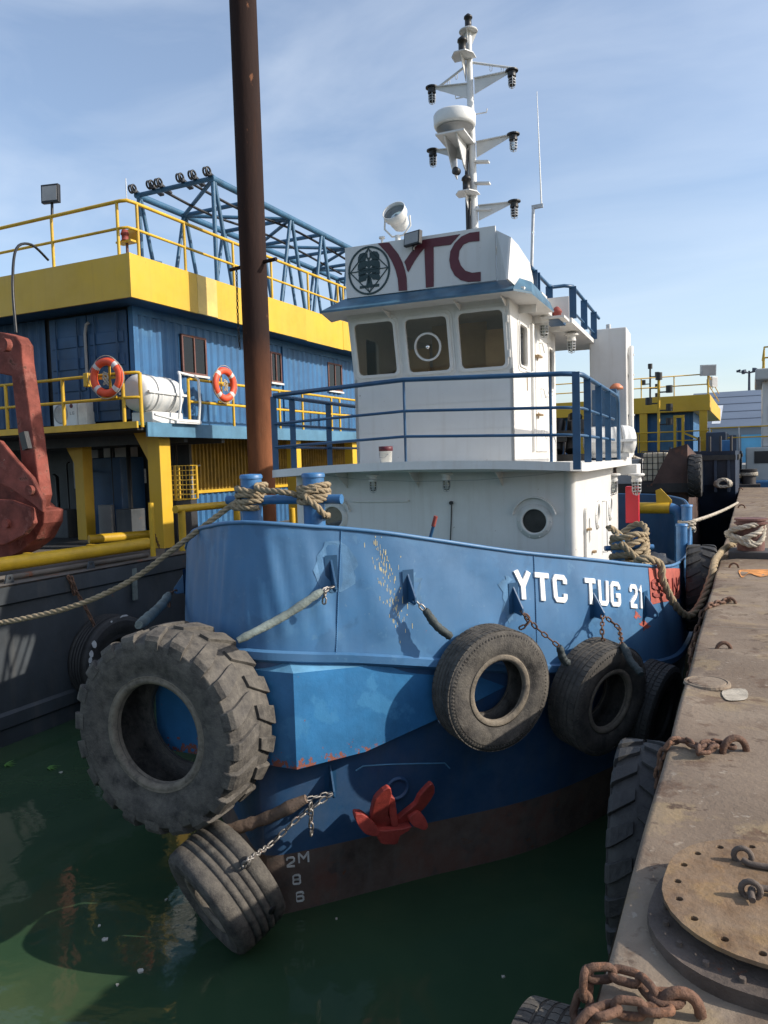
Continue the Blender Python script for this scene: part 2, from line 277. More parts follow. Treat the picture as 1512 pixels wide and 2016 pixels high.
# strokes -> quads (mitred)
def stroke(pts, w, closed=False):
    P = [V((p[0], p[1], 0)) for p in pts]; n = len(P); L = []; Rr = []
    for i in range(n):
        a = P[i-1] if (i or closed) else None; b = P[(i+1) % n] if (i < n-1 or closed) else None
        d1 = (P[i]-a).normalized() if a is not None else (b-P[i]).normalized(); d2 = (b-P[i]).normalized() if b is not None else d1
        n1 = V((-d1.y, d1.x, 0)); n2 = V((-d2.y, d2.x, 0)); m = (n1+n2); m = m.normalized() if m.length > .01 else n1; k = min(1.6, 1/max(.3, m.dot(n1)))
        L.append(P[i]+m*(w/2*k)); Rr.append(P[i]-m*(w/2*k))
    q = []
    for i in range(n if closed else n-1):
        j = (i+1) % n; q.append([(Rr[i].x, Rr[i].y), (Rr[j].x, Rr[j].y), (L[j].x, L[j].y), (L[i].x, L[i].y)])
    return q
def arc(cx, cy, rx, ry, a0, a1, n=14): return [(cx+rx*math.cos(R_(a0+(a1-a0)*k/n)), cy+ry*math.sin(R_(a0+(a1-a0)*k/n))) for k in range(n+1)]
# block letters in a 0..1 box (x width fraction, y height): centre lines
LET = {'Y': [[(.06, 1), (.5, .47)], [(.94, 1), (.5, .47)], [(.5, .5), (.5, 0)]], 'T': [[(0, .92), (1, .92)], [(.5, .9), (.5, 0)]],
 'C': [[(.93, .68), (.93, .82), (.8, .92), (.2, .92), (.08, .8), (.08, .2), (.2, .08), (.8, .08), (.93, .18), (.93, .32)]],
 'U': [[(.08, 1), (.08, .2), (.22, .08), (.78, .08), (.92, .2), (.92, 1)]],
 'G': [[(.93, .70), (.93, .82), (.8, .92), (.2, .92), (.08, .8), (.08, .2), (.2, .08), (.8, .08), (.93, .18), (.93, .45), (.55, .45)]],
 '2': [[(.08, .68), (.08, .82), (.22, .92), (.78, .92), (.92, .8), (.92, .62), (.78, .5), (.1, .2), (.1, .08), (.96, .08)]],
 '1': [[(.2, .74), (.52, .92), (.55, 0)]], 'M': [[(.08, 0), (.08, 1)], [(.1, .95), (.5, .4), (.9, .95)], [(.92, 1), (.92, 0)]],
 '8': [[(.24, .92), (.76, .92), (.9, .8), (.9, .62), (.76, .5), (.24, .5), (.1, .62), (.1, .8), (.24, .92)], [(.24, .5), (.76, .5), (.92, .38), (.92, .2), (.78, .08), (.22, .08), (.08, .2), (.08, .38), (.24, .5)]],
 '6': [[(.92, .72), (.9, .84), (.78, .92), (.22, .92), (.08, .8), (.08, .2), (.22, .08), (.78, .08), (.92, .2), (.92, .42), (.78, .54), (.1, .54)]],
 'S': [[(.92, .72), (.92, .82), (.78, .92), (.22, .92), (.08, .82), (.08, .62), (.22, .52), (.78, .48), (.92, .38), (.92, .18), (.78, .08), (.22, .08), (.08, .18), (.08, .28)]],
 'I': [[(.5, 1), (.5, 0)]], 'N': [[(.1, 0), (.1, 1)], [(.1, .95), (.9, .05)], [(.9, 0), (.9, 1)]], 'L': [[(.1, 1), (.1, .08), (.95, .08)]]}
def glyph(ch, x0, y0, w, h, sw):
    q = []
    for pl in LET[ch]: q += stroke([(x0+x*w, y0+y*h) for x, y in pl], sw)
    return q
# ------------------------------------------------------------------ repeated kinds: ropes, chains, tyres, lamps
def rope_mesh(g, path, r, pitch=7., mi=0, smooth=True):
    pts = resample(cr(path, 8) if smooth else path, r*pitch/9); m = len(pts); x = None; fr = []
    for i, p in enumerate(pts):
        d = (pts[min(i+1, m-1)]-pts[max(i-1, 0)]).normalized(); x = frame(d)[0] if x is None else (x-d*x.dot(d)).normalized(); fr.append((x, d.cross(x)))
    for k in range(3):
        q = []
        for i, p in enumerate(pts):
            a = 2*math.pi*(k/3+i/9.); X, Y = fr[i]; q.append(p+(X*math.cos(a)+Y*math.sin(a))*r*.5)
        g.tube(q, r*.56, 6, mi=mi)
    return g
def ropeobj(name, label, path, r, mat, parent=None, cat='rope', group=None, smooth=True):
    g = G(); rope_mesh(g, path, r, smooth=smooth); p0 = V(path[0])
    o = g.ob(name, mat, parent, None if parent else p0)
    return o if parent else tag(o, label, cat, group)
_links = {}
def link_mesh(L, w, mat, wd=.62):
    k = (round(L, 4), round(w, 4), mat)
    if k not in _links:
        W = L*wd/2-w; H = L/2-w; p = []
        for s, a0 in ((1, 0), (-1, 180)):
            for i in range(7):
                a = R_(a0+180*i/6); p.append((math.cos(a)*W, s*(H-W)+math.sin(a)*W, 0))
        g = G(); g.tube(p, w, 8, closed=True); o = g.ob('link', mat); me = o.data; bpy.data.objects.remove(o); _links[k] = me
    return _links[k]
def links(parent, path, L, w, mat, origin=V((0, 0, 0)), twist=0., jit=.12):
    me = link_mesh(L, w, mat); pts = resample(path, L-2.1*w)
    for i in range(len(pts)-1):
        a, b = pts[i], pts[i+1]; d = (b-a).normalized(); x, y = frame(d)
        an = twist+(i % 2)*math.pi/2+random.uniform(-jit, jit); X = x*math.cos(an)+y*math.sin(an); Z = X.cross(d); c = (a+b)/2-origin
        o = bpy.data.objects.new('link', me); col.objects.link(o); o.parent = parent
        o.matrix_local = Matrix(((X.x, d.x, Z.x, c.x), (X.y, d.y, Z.y, c.y), (X.z, d.z, Z.z, c.z), (0, 0, 0, 1)))
def chain(label, path, L, w, mat, group=None, name='chain', **k):
    p0 = V(path[0]); t = thing(name, label, 'chain', p0, 0, group); links(t, path, L, w, mat, p0, **k); return t
def sleeve(parent, a, b, r, mat, origin):
    a, b = V(a), V(b); n = 22; d = b-a; x, y = frame(d); pts = []; rr = []
    for i in range(n+1):
        t = i/n; pts.append(a+d*t+(x*math.sin(t*9)+y*math.cos(t*7))*r*.12-V((0, 0, math.sin(t*math.pi)*r*.5))-origin); rr.append(r*(.72+.28*math.sin(min(1, t*8)*1.57)*math.sin(min(1, (1-t)*8)*1.57))*(1+.05*math.sin(i*1.3+a.x*9)+.10*random.uniform(-1, 1)))
    g = G(); g.tube(pts, rr, 12); return g.ob('sleeve', mat, parent)
def tyre(label, c, axis, D, W, rb, kind, group=None, mat='rubber', up=V((0, 0, 1)), name='tyre', lugs=26, cat='tyre', spin=0.):
    """a hollow tyre: carcass + tread; axis points to the side that faces outward"""
    axis = V(axis).normalized(); t = thing(name, label, cat, c, 0, group); Rr = D/2; n = 72
    X, Y = frame(axis)
    def P(a, r, th): return axis*a+(X*math.cos(th+spin)+Y*math.sin(th+spin))*r
    md = rb+(Rr-rb)*.5
    tr = [(-.40*W, Rr*.965), (-.31*W, Rr*.992)]
    if kind == 'rib':
        k = []
        for gx in (-.2, -.07, .07, .2): k += [((gx-.017)*W, Rr), ((gx-.014)*W, Rr-.010), ((gx+.014)*W, Rr-.010), ((gx+.017)*W, Rr)]
        tr = [(-.46*W, Rr*.94), (-.40*W, Rr*.985)]+k+[(.40*W, Rr*.985), (.46*W, Rr*.94)]
    elif kind == 'truck':
        k = []
        for gx in (-.22, -.08, .08, .22): k += [((gx-.02)*W, Rr), ((gx-.015)*W, Rr-.013), ((gx+.015)*W, Rr-.013), ((gx+.02)*W, Rr)]
        tr = [(-.47*W, Rr*.935), (-.455*W, Rr*.955), (-.43*W, Rr*.985)]+k+[(.43*W, Rr*.985), (.455*W, Rr*.955), (.47*W, Rr*.935)]
    else: tr = [(-.455*W, Rr*.90), (-.41*W, Rr*.945), (-.25*W, Rr*.962), (0, Rr*.967), (.25*W, Rr*.962), (.41*W, Rr*.945), (.455*W, Rr*.90)]
    out = [(-.36*W, rb), (-.40*W, rb+.004), (-.425*W, rb+.03), (-.43*W, rb+.05), (-.415*W, rb+.062), (-.455*W, rb+(md-rb)*.55), (-.495*W, md), (-.50*W, md+(Rr-md)*.25), (-.485*W, md+(Rr-md)*.55), (-.482*W, md+(Rr-md)*.6), (-.470*W, md+(Rr-md)*.62)]
    prof = out+tr+[(-a, r) for a, r in out[::-1]]+[(.30*W, rb+.01), (.40*W, md), (.36*W, Rr*.90), (0, Rr*.92), (-.36*W, Rr*.90), (-.40*W, md), (-.30*W, rb+.01)]
    g = G(); rows = [[P(a, r, 2*math.pi*k/n) for k in range(n)] for a, r in prof]; rows.append(rows[0]); g.grid(rows, True, True); g.ob('carcass', mat, t, weld=True)
    for s in (-1, 1):
        g = G(); pr = [(-.30, rb-.001), (-.405, rb+.002), (-.432, rb+.028), (-.437, rb+.05), (-.422, rb+.066), (-.432, rb+(md-rb)*.30), (-.42, rb+(md-rb)*.33)]; g.grid([[P(s*a*W, r, 2*math.pi*k/n) for k in range(n)] for a, r in pr], True, True); g.ob('bead', 'bead' if mat in ('rubberb', 'rubber') else mat, t)
    g = G()
    if kind == 'lug':
        da = 2*math.pi/lugs
        for s in (-1, 1):
            for i in range(lugs):
                t0 = da*(i+(.5 if s > 0 else 0)); jw = random.uniform(.92, 1.06); rows = []
                for e, (a, r1, r0, sk, hw) in enumerate(((.500, .880, .845, -.02, .28), (.492, .935, .87, 0, .29), (.455, .978, .90, .02, .30), (.40, .992, .92, .05, .30), (.28, .999, .94, .16, .28), (.14, 1., .945, .30, .25), (.03, 1., .945, .40, .2))):
                    th = t0+da*sk; r1 *= 1-.004*random.random(); h = hw*da*jw*.93
                    rows.append([P(s*a*W, Rr*r0, th-h*1.12), P(s*a*W, Rr*r1, th-h), P(s*a*W, Rr*r1, th+h), P(s*a*W, Rr*r0, th+h*1.12)])
                g.grid(rows, False); g.add(rows[0], [(0, 1, 2, 3)]); g.add(rows[-1], [(0, 1, 2, 3)])
        g.ob('tread', mat, t, bev=.012)
    elif kind == 'truck':
        k = 64; da = 2*math.pi/k
        for a0, a1 in ((-.425, -.245), (-.2, -.10), (-.06, .06), (.10, .20), (.245, .425)):
            for i in range(k):
                th = da*(i+.3*abs(a0+a1)); rows = [[P(a*W, Rr-.02, th+sk), P(a*W, Rr+.004, th+sk), P(a*W, Rr+.004, th+da*.86+sk), P(a*W, Rr-.02, th+da*.86+sk)] for a, sk in ((a0, 0), ((a0+a1)/2, da*.12), (a1, 0))]
                g.grid(rows, False); g.add(rows[0], [(0, 1, 2, 3)]); g.add(rows[-1], [(0, 1, 2, 3)])
        for s in (-1, 1):                                   # shoulder ribs moulded round the sidewall
            for i in range(96):
                th = 2*math.pi*i/96; rows = [[P(s*a*W, r, th-.014), P(s*(a*W+.006), r, th-.01), P(s*(a*W+.006), r, th+.01), P(s*a*W, r, th+.014)] for a, r in ((.478, Rr*.905), (.468, Rr*.935))]
                g.grid(rows, False); g.add(rows[0], [(0, 1, 2, 3)]); g.add(rows[-1], [(0, 1, 2, 3)])
        g.ob('tread', mat, t)
    return t
def lamp(parent, p, lens, s=1., down=True, name='bulkhead_lamp', base='black'):
    """caged glass lamp hanging below p: base disc, glass, wire guard"""
    p = V(p); k = -1 if down else 1; g = G(); g.lathe([(0, .02*s), (.085*s, .02*s), (.10*s, .012*s), (.10*s, -.006*s), (.062*s, -.012*s), (.058*s, -.05*s), (.066*s, -.055*s), (.066*s, -.085*s), (.05*s, -.09*s), (0, -.09*s)], p, (0, 0, -k), 18, sm=False)
    b = g.ob(name, base, parent)
    g = G(); g.lathe([(.044*s, .09*s), (.046*s, .12*s), (.046*s, .19*s), (.038*s, .225*s), (.0, .24*s)], p, (0, 0, k), 14); g.ob('lens', lens, b)
    g = G()
    for h in (.125, .165, .205): g.tube([p+V((math.cos(a)*.055*s, math.sin(a)*.055*s, k*h*s)) for a in [2*math.pi*i/12 for i in range(12)]], .005*s, 5, closed=True)
    for i in range(4):
        a = math.pi/2*i+.4; x, y = math.cos(a), math.sin(a); g.tube([p+V((x*r*s, y*r*s, k*h*s)) for r, h in ((.055, .09), (.055, .2), (.04, .245), (0, .26))], .005*s, 5)
    g.ob('guard', 'steel', b); return b
def flood(parent, p, d, w, h, t=.06, mat='black', name='floodlight'):
    d = V(d).normalized(); x, y = frame(d); g = G(); g.obox(p, (w, h, t), x, y, d); g.obox(V(p)-d*t*.7, (w*.6, h*.6, t*.5), x, y, d)
    g.obox(V(p)-y*(h*.6)-d*.02, (.03, h*.5, .03), x, y, d); b = g.ob(name, mat, parent, bev=.008)
    g = G(); g.obox(V(p)+d*(t*.5), (w*.84, h*.78, .012), x, y, d); g.ob('lens', 'grey', b); return b
def tubeob(name, pts, r, mat, parent, n=8): g = G(); g.tube(pts, r, n); return g.ob(name, mat, parent)
def boxob(name, a, b, mat, parent, bev=0): g = G(); g.box([min(x, y) for x, y in zip(a, b)], [max(x, y) for x, y in zip(a, b)]); return g.ob(name, mat, parent, bev=bev)
# ================================================================== WATER
def water():
    m = bpy.data.materials.new('harbour_water'); m.use_nodes = True; t = m.node_tree; L = t.links.new; b = t.nodes['Principled BSDF']
    tcn = N(t, 'ShaderNodeTexCoord'); n1 = N(t, 'ShaderNodeTexNoise', Scale=.45, Detail=5, Roughness=.55, Distortion=.6); L(tcn.outputs['Object'], n1.inputs['Vector'])
    r = N(t, 'ShaderNodeValToRGB'); e = r.color_ramp.elements; e[0].position = .36; e[0].color = (.027, .058, .030, 1); e[1].position = .75; e[1].color = (.043, .080, .040, 1)
    L(n1.outputs['Fac'], r.inputs[0])
    # murky floating film in the still corner by the work barge
    n3 = N(t, 'ShaderNodeTexNoise', Scale=.8, Detail=7, Roughness=.55, Distortion=.25); L(tcn.outputs['Object'], n3.inputs['Vector'])
    k = N(t, 'ShaderNodeMapRange'); k.inputs[1].default_value = .50; k.inputs[2].default_value = .72; L(n3.outputs['Fac'], k.inputs[0])
    k2 = N(t, 'ShaderNodeMath', operation='MULTIPLY'); k2.inputs[1].default_value = .26; L(k.outputs[0], k2.inputs[0])
    mxn = N(t, 'ShaderNodeMix', data_type='RGBA'); L(k2.outputs[0], mxn.inputs[0]); L(r.outputs[0], mxn.inputs[6]); mxn.inputs[7].default_value = (.085, .095, .042, 1)
    L(mxn.outputs[2], b.inputs['Base Color']); b.inputs['Roughness'].default_value = .055; b.inputs['IOR'].default_value = 1.33
    w1 = N(t, 'ShaderNodeTexNoise', Scale=1.6, Detail=3, Roughness=.5, Distortion=.4); w2 = N(t, 'ShaderNodeTexNoise', Scale=7., Detail=3, Roughness=.5)
    for q in (w1, w2): L(tcn.outputs['Object'], q.inputs['Vector'])
    ad = N(t, 'ShaderNodeMath', operation='MULTIPLY_ADD'); L(w2.outputs['Fac'], ad.inputs[0]); ad.inputs[1].default_value = .12; L(w1.outputs['Fac'], ad.inputs[2])
    bn = N(t, 'ShaderNodeBump', Strength=.07, Distance=.12); L(ad.outputs[0], bn.inputs['Height']); L(bn.outputs[0], b.inputs['Normal'])
    M['water'] = m; g = G(); S = 3000
    g.add([(-S, -S, 0), (S, -S, 0), (S, S, 0), (-S, S, 0)], [(0, 1, 2, 3)]); struct(g.ob('water', 'water'))
water()
# ================================================================== TUG: hull
TUG = thing('tugboat', 'blue and white harbour tugboat with maroon lettered signboard moored along the rusty pontoon', 'tugboat', TS, TH)
ST = [  # bulwark top (right, aft, up)  /  waterline (right, aft)
 ((0, 0, 3.88), (0, .14)), ((.20, .03, 3.87), (.12, .20)), ((.38, .12, 3.85), (.27, .34)), ((.57, .26, 3.82), (.43, .50)), ((.80, .45, 3.785), (.62, .70)), ((1.13, .72, 3.72), (.93, 1.02)),
 ((1.50, 1.13, 3.61), (1.28, 1.38)), ((2.04, 1.78, 3.44), (1.88, 1.95)), ((2.42, 2.26, 3.335), (2.28, 2.45)), ((2.83, 2.86, 3.215), (2.64, 3.1)), ((3.17, 3.57, 3.08), (2.98, 3.8)), ((3.48, 4.69, 2.915), (3.3, 4.8)),
 ((3.60, 6.2, 2.80), (3.45, 6.2)), ((3.64, 8.2, 2.68), (3.5, 8.2)), ((3.64, 9.6, 2.78), (3.5, 9.6)), ((3.62, 10.6, 3.16), (3.45, 10.6)), ((3.55, 11.6, 3.32), (3.3, 11.6)), ((3.3, 13.2, 3.36), (3.0, 13.2)), ((2.5, 14.6, 3.38), (2.2, 14.3)), ((0, 15.2, 3.4), (0, 14.8))]
top_ = cr([a for a, b in ST], 6); wl_ = cr([(b[0], b[1], 0) for a, b in ST], 6); NS = len(top_)
def nrm(i):
    a, b = top_[max(0, i-1)], top_[min(NS-1, i+1)]; d = (b-a); d.z = 0; d.normalize()
    return V((0, -1, 0)) if i == 0 else V((d.y, -d.x, 0))
BW = [1.18 if p.y < 8.5 else 1.18+(p.z-2.70)*.98 if p.z > 2.7 else 1.18 for p in top_]
BW = [max(1.18, b) for b in BW]
kn_ = [top_[i]+nrm(i)*.06-V((0, 0, BW[i])) for i in range(NS)]
def hull_at(i, z):                                   # shell below the knuckle at station i, height z
    k = kn_[i]; t = max(0, min(1, z/k.z)); p = wl_[i].lerp(V((k.x, k.y, 0)), t**1.25); 
    if z < 0: p = wl_[i]*1.0; p = V((p.x*(1+z*.12), p.y-z*.12*(1 if p.y < 7 else -1), 0))
    return V((p.x, p.y, z))
def surf(i, s): # s 0..1 knuckle->top ; s<0 below knuckle in metres
    if s >= 0: return kn_[i].lerp(top_[i], s)+nrm(i)*(.011*math.sin(i*.55+1.3)*math.sin(s*5.2+i*.13)+.006*math.sin(i*1.27+s*7))*min(1, 4*s, 4*(1-s)+.1)
    return kn_[i].lerp(top_[i], s) if s >= 0 else hull_at(i, kn_[i].z+s)
def mir(p): return V((-p[0], p[1], p[2]))
def both(rows): return [[mir(p) for p in r[::-1]]+list(r[1:]) for r in rows]      # rows run stem -> stern on the right side
g = G(); g.grid(both([[surf(i, s) for i in range(NS)] for s in [k/12 for k in range(13)]]))
inn = [[surf(i, s)-nrm(i)*.035 for i in range(NS)] for s in (1, .5, 0)]
g.grid(both(inn), mi=1); g.grid(both([top_, inn[0]]), False); g.ob('bulwark', ['hull', 'lower'], TUG)  # inner face takes the darker blue as painted-in shade
g = G(); g.tube([mir(p) for p in top_[::-1]]+top_[1:], .022, 6); g.ob('cap_rail', 'hull', TUG)
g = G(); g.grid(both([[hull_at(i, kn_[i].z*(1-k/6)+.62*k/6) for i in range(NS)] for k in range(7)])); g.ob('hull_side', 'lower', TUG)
g = G(); g.grid(both([[hull_at(i, z) for i in range(NS)] for z in (.62, .3, 0, -.5, -1.1)])); g.ob('boot_topping', 'boot', TUG)
# deck plating just below the knuckle
g = G(); ROW = [[mir(kn_[i])-V((0, 0, .02)), V((0, kn_[i].y, kn_[i].z+.03)), kn_[i]-V((0, 0, .02))] for i in range(NS)]; g.grid(ROW); g.ob('main_deck', 'sole', TUG)
# rubbing strake along the knuckle
g = G(); rws = []
for off, dz in ((0, .035), (.05, .02), (.05, -.05), (0, -.085)): rws.append([kn_[i]+nrm(i)*(off+.003)+V((0, 0, dz-.03)) for i in range(NS)])
g.grid(both(rws), False); g.ob('rubbing_strake', 'hull', TUG)
# bow sponson: flat nose with sharp corners, tapering away along each side
SP = [(.48, -.05, 2.50, 1.60), (.95, .46, 2.47, 1.64), (1.42, 1.0, 2.36, 1.80), (1.80, 1.44, 2.24, 1.93), (2.12, 1.86, 2.12, 2.06)]
g = G(); SPL = [(1.12, -.03, 2.50, 1.60), (1.36, .50, 2.47, 1.64), (1.62, 1.1, 2.36, 1.80), (1.86, 1.5, 2.24, 1.93), (2.12, 1.88, 2.12, 2.06)]; SPR = SP
for s in (1, -1):
    SP = SPR if s > 0 else SPL
    T = [V((s*a, b, c)) for a, b, c, d in SP]; B = [V((s*a, b, d)) for a, b, c, d in SP]; IT = [V((s*(a-.22), b+.24, c+.17)) for a, b, c, d in SP]; IB = [V((s*(a-.35), b+.35, d)) for a, b, c, d in SP]
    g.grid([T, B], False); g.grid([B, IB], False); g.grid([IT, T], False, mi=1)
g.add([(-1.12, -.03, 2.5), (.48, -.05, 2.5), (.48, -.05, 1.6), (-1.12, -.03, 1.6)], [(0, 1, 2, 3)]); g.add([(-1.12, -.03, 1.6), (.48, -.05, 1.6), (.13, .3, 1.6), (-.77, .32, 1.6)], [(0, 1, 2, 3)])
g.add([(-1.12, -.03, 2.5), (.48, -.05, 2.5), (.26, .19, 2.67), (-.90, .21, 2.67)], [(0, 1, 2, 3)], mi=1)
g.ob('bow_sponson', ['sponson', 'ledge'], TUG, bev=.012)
# surface look-up: place on the tug's side that a pixel's ray meets
_cache = [(i, s, surf(i, s)) for i in range(0, 84) for s in [k/10 for k in range(11)]+[-.15*k for k in range(1, 19)]]
_cp = [(i, s, p, proj(tw(p))) for i, s, p in _cache]
def hullpt(px, py, off=0.):
    i, s, p, q = min(_cp, key=lambda e: (e[3][0]-px)**2+(e[3][1]-py)**2)
    best = None
    for a in range(-10, 11):                       # refine between stations
        for b in range(-10, 11):
            t = i+a/10; j = max(0, min(NS-2, int(t))); f = t-j; ss = s+b*.012
            pp = surf(j, ss).lerp(surf(j+1, ss), f); e = proj(tw(pp)); d = (e[0]-px)**2+(e[1]-py)**2
            if best is None or d < best[0]: best = (d, pp, j, ss)
    d, pp, j, ss = best; n = nrm(j)
    if ss < 0: up = (surf(j, ss+.1)-surf(j, ss-.1)).normalized(); n = (n-up*n.dot(up)).normalized()
    return pp+n*off, n
def tdir(n): return TR*n.x+TA*n.y+V((0, 0, n.z))
# welded plate seams
for pts in ([(672, 1042), (668, 1120), (664, 1200), (661, 1282)], [(1050, 1092), (1053, 1160), (1056, 1230), (1058, 1300)]):
    g = G(); pp = [hullpt(*p, .002)[0] for p in pts]; q = resample(cr(pp, 6), .02)
    for k, p in enumerate(q): g.obox(p, (.012, .012, .016), (1, 0, 0))
    g.ob('weld_seam', 'hull', TUG)
# raised name on the bulwark
def text_on(word, p0, p1, hts, sw, mat, name, t=.016, wf=.8, gap=.28, space=.62):
    A, B = hullpt(*p0)[0], hullpt(*p1)[0]; tot = 0; adv = []
    for ch in word:
        w_ = {'1': .42, 'M': 1.1, 'I': .3, ' ': space}.get(ch, wf); adv.append(w_); tot += w_+gap
    tot -= gap; L0 = (B-A); L0.z = 0; L0 = L0.length; k = L0/tot; x = 0
    for ch, a in zip(word, adv):
        if ch != ' ':
            fx = x*k/L0; h = hts[0]*(1-fx)+hts[1]*fx; g = G()
            def mp_(X, Y, H):
                f = X/L0; q = A.lerp(B, f); u = q.y
                best = min(range(NS-1), key=lambda i: abs((top_[i].y+top_[i+1].y)/2-u)); j = best
                P0, P1 = surf(j, .5), surf(j+1, .5); f2 = (u-P0.y)/max(1e-6, P1.y-P0.y); s = (q.z+Y-(kn_[j].z+(kn_[j+1].z-kn_[j].z)*f2))/BW[j]
                pp = surf(j, s).lerp(surf(j+1, s), f2); return pp+nrm(j)*(H+.002)
            g.relief(glyph(ch, x*k, 0, a*k, h, sw*h), mp_, t); g.ob(name, mat, TUG, bev=.003, seg=1)
        x += a+gap
text_on('YTC TUG 21', (1014, 1180), (1264, 1198), (.30, .275), .19, 'letter', 'name_letter')
# primed patch with old raised letters
g = G(); c = [(1276, 1119), (1338, 1119), (1337, 1178), (1281, 1190)]; g.grid([[hullpt((c[0][0]*(1-a)+c[1][0]*a)*(1-b)+(c[3][0]*(1-a)+c[2][0]*a)*b, (c[0][1]*(1-a)+c[1][1]*a)*(1-b)+(c[3][1]*(1-a)+c[2][1]*a)*b, .007)[0] for a in [k/6 for k in range(7)]] for b in [k/5 for k in range(6)]]); g.ob('primer_patch', 'primer', TUG)
text_on('SIN', (1283, 1176), (1332, 1166), (.22, .2), .2, 'primer_letter', 'port_letter', t=.022)
for c, mt in (([(620, 1120), (640, 1070), (690, 1085), (700, 1140), (665, 1165), (630, 1160)], 'patch'), ([(985, 1150), (1000, 1135), (1012, 1180), (1008, 1225), (992, 1200)], 'patch'), ([(788, 1150), (815, 1130), (830, 1150), (825, 1185), (795, 1180)], 'patch'),
              ([(1262, 1226), (1272, 1224), (1276, 1240), (1264, 1236)], 'primer'), ([(1250, 1206), (1258, 1205), (1260, 1216), (1252, 1216)], 'primer'), ([(1000, 1392), (1018, 1384), (1014, 1398)], 'patch')):
    g = G(); P = [hullpt(*p, .0035)[0] for p in cr([(x, y, 0) for x, y in c], 4, True) for p in [(p.x+random.uniform(-6, 6), p.y+random.uniform(-6, 6))]]; g.add(P, [tuple(range(len(P)))]); g.ob('paint_patch', mt, TUG)
g = G()                                             # scraped streaks where a line chafed
for k in range(120):
    t = random.random(); px = 738+55*t+random.gauss(0, 11); py = 1062+165*t+random.gauss(0, 16)
    a = hullpt(px, py, .003)[0]; l = random.uniform(.01, .055); wd = random.uniform(.003, .007); d = TR*0+V((0, 0, 1))
    g.add([a, a+V((wd, wd*.6, 0)), a+V((wd, wd*.6, -l)), a+V((0, 0, -l))], [(0, 1, 2, 3)])
stuff(g.ob('scrape_mark', 'scratch', TUG))
# draft marks near the stem
for ch, px, py in (('2', 572, 1697), ('M', 598, 1688), ('8', 584, 1731), ('6', 590, 1764)):
    p, n = hullpt(px, py, .004); x = V((-n.y, n.x, 0)).normalized(); y = n.cross(x); y = y if y.z > 0 else -y; x = x if x.x > 0 else -x
    g = G(); w_ = .085 if ch != 'M' else .11; g.relief(glyph(ch, -w_/2, -.055, w_, .11, .0175), lambda X, Y, H: p+x*X+y*Y+n*H, .006); g.ob('draft_mark', 'mark', TUG)
# padeyes on the bulwark
PAD = {}
for k, (px, py) in dict(a=(652, 1128), b=(803, 1155), c=(1011, 1178), d=(1168, 1190), e=(1270, 1190), f=(352, 1130), g=(650, 1526)).items():
    p, n = hullpt(px, py); n = V((-.95, -.3, 0)).normalized() if k == 'f' else n
    if k == 'f': p = min((mir(surf(i, .62)) for i in range(20, 60)), key=lambda q: proj(tw(q))[0])
    s = V((-n.y, n.x, 0)); PAD[k] = p+n*.13-V((0, 0, .10))
    g = G(); pl = [(-.004, .14), (-.004, -.14), (.13, -.16), (.165, -.13), (.16, -.08)]
    g.plate(pl, [circ(.125, -.115, .018, 10)], lambda X, Y, H: p+n*X+V((0, 0, Y))+s*(H+.011), .022); g.add([p+s*x+n*.006+V((0, 0, y)) for x, y in ((-.06, -.16), (.06, -.16), (.06, .17), (-.06, .17))], [(0, 1, 2, 3)])
    g.ob('padeye', 'rail', TUG, bev=.004, seg=1)
# bow bitts with cross bar
for x in (-.40, .33):
    g = G(); g.cyl((x, .75, 2.6), (x, .75, 4.30), .108, n=24); g.lathe([(.0, .05), (.105, .045), (.118, .03), (.118, 0)], (x, .75, 4.27), (0, 0, 1), 24); g.ob('bow_bitt', 'bitt', TUG)
tubeob('bitt_bar', [(-.70, .75, 4.05), (.64, .75, 4.05)], .048, 'bitt', TUG, 14)
# foredeck lever and cord seen over the bulwark
tubeob('windlass_lever', [Tu(846, 1062, 3.2), Tu(858, 1018, 3.2)], .022, 'rail', TUG); tubeob('lever_grip', [Tu(853, 1036, 3.19), Tu(858, 1016, 3.19)], .028, 'primer_letter', TUG)
# ------------------------------------------------------------------ lower house
UF, HW = 4.95, 2.24; DZ = 1.6; BD = 4.28
def mpF(X, Y, H): return V((X, UF-H, Y))
g = G(); ph = [(-1.58, 3.54), (1.66, 3.49)]
g.plate([(-HW+.08, DZ), (HW-.08, DZ), (HW-.08, BD), (-HW+.08, BD)], [circ(x, z, .185, 28) for x, z in ph], mpF, .05); g.ob('house_front', 'white', TUG)
for x in (-HW+.08, HW-.08): tubeob('corner_post', [(x, UF+.07, DZ), (x, UF+.07, BD)], .10, 'white2', TUG, 20)
sw = [(7.2, 3.42), (9.0, 3.42)]
for s in (1, -1):
    g = G(); g.plate([(UF+.1, DZ), (10.4, DZ), (10.4, BD), (UF+.1, BD)], [circ(y, z, .17, 24) for y, z in sw], lambda X, Y, H: V((s*(HW+H), X, Y)), .05); g.ob('house_side', 'white', TUG)
boxob('house_back', (-HW, 10.38, DZ), (HW, 10.43, BD), 'white', TUG)
boxob('house_partition', (-2.1, 5.6, DZ), (2.1, 5.64, BD-.05), 'grey', TUG)
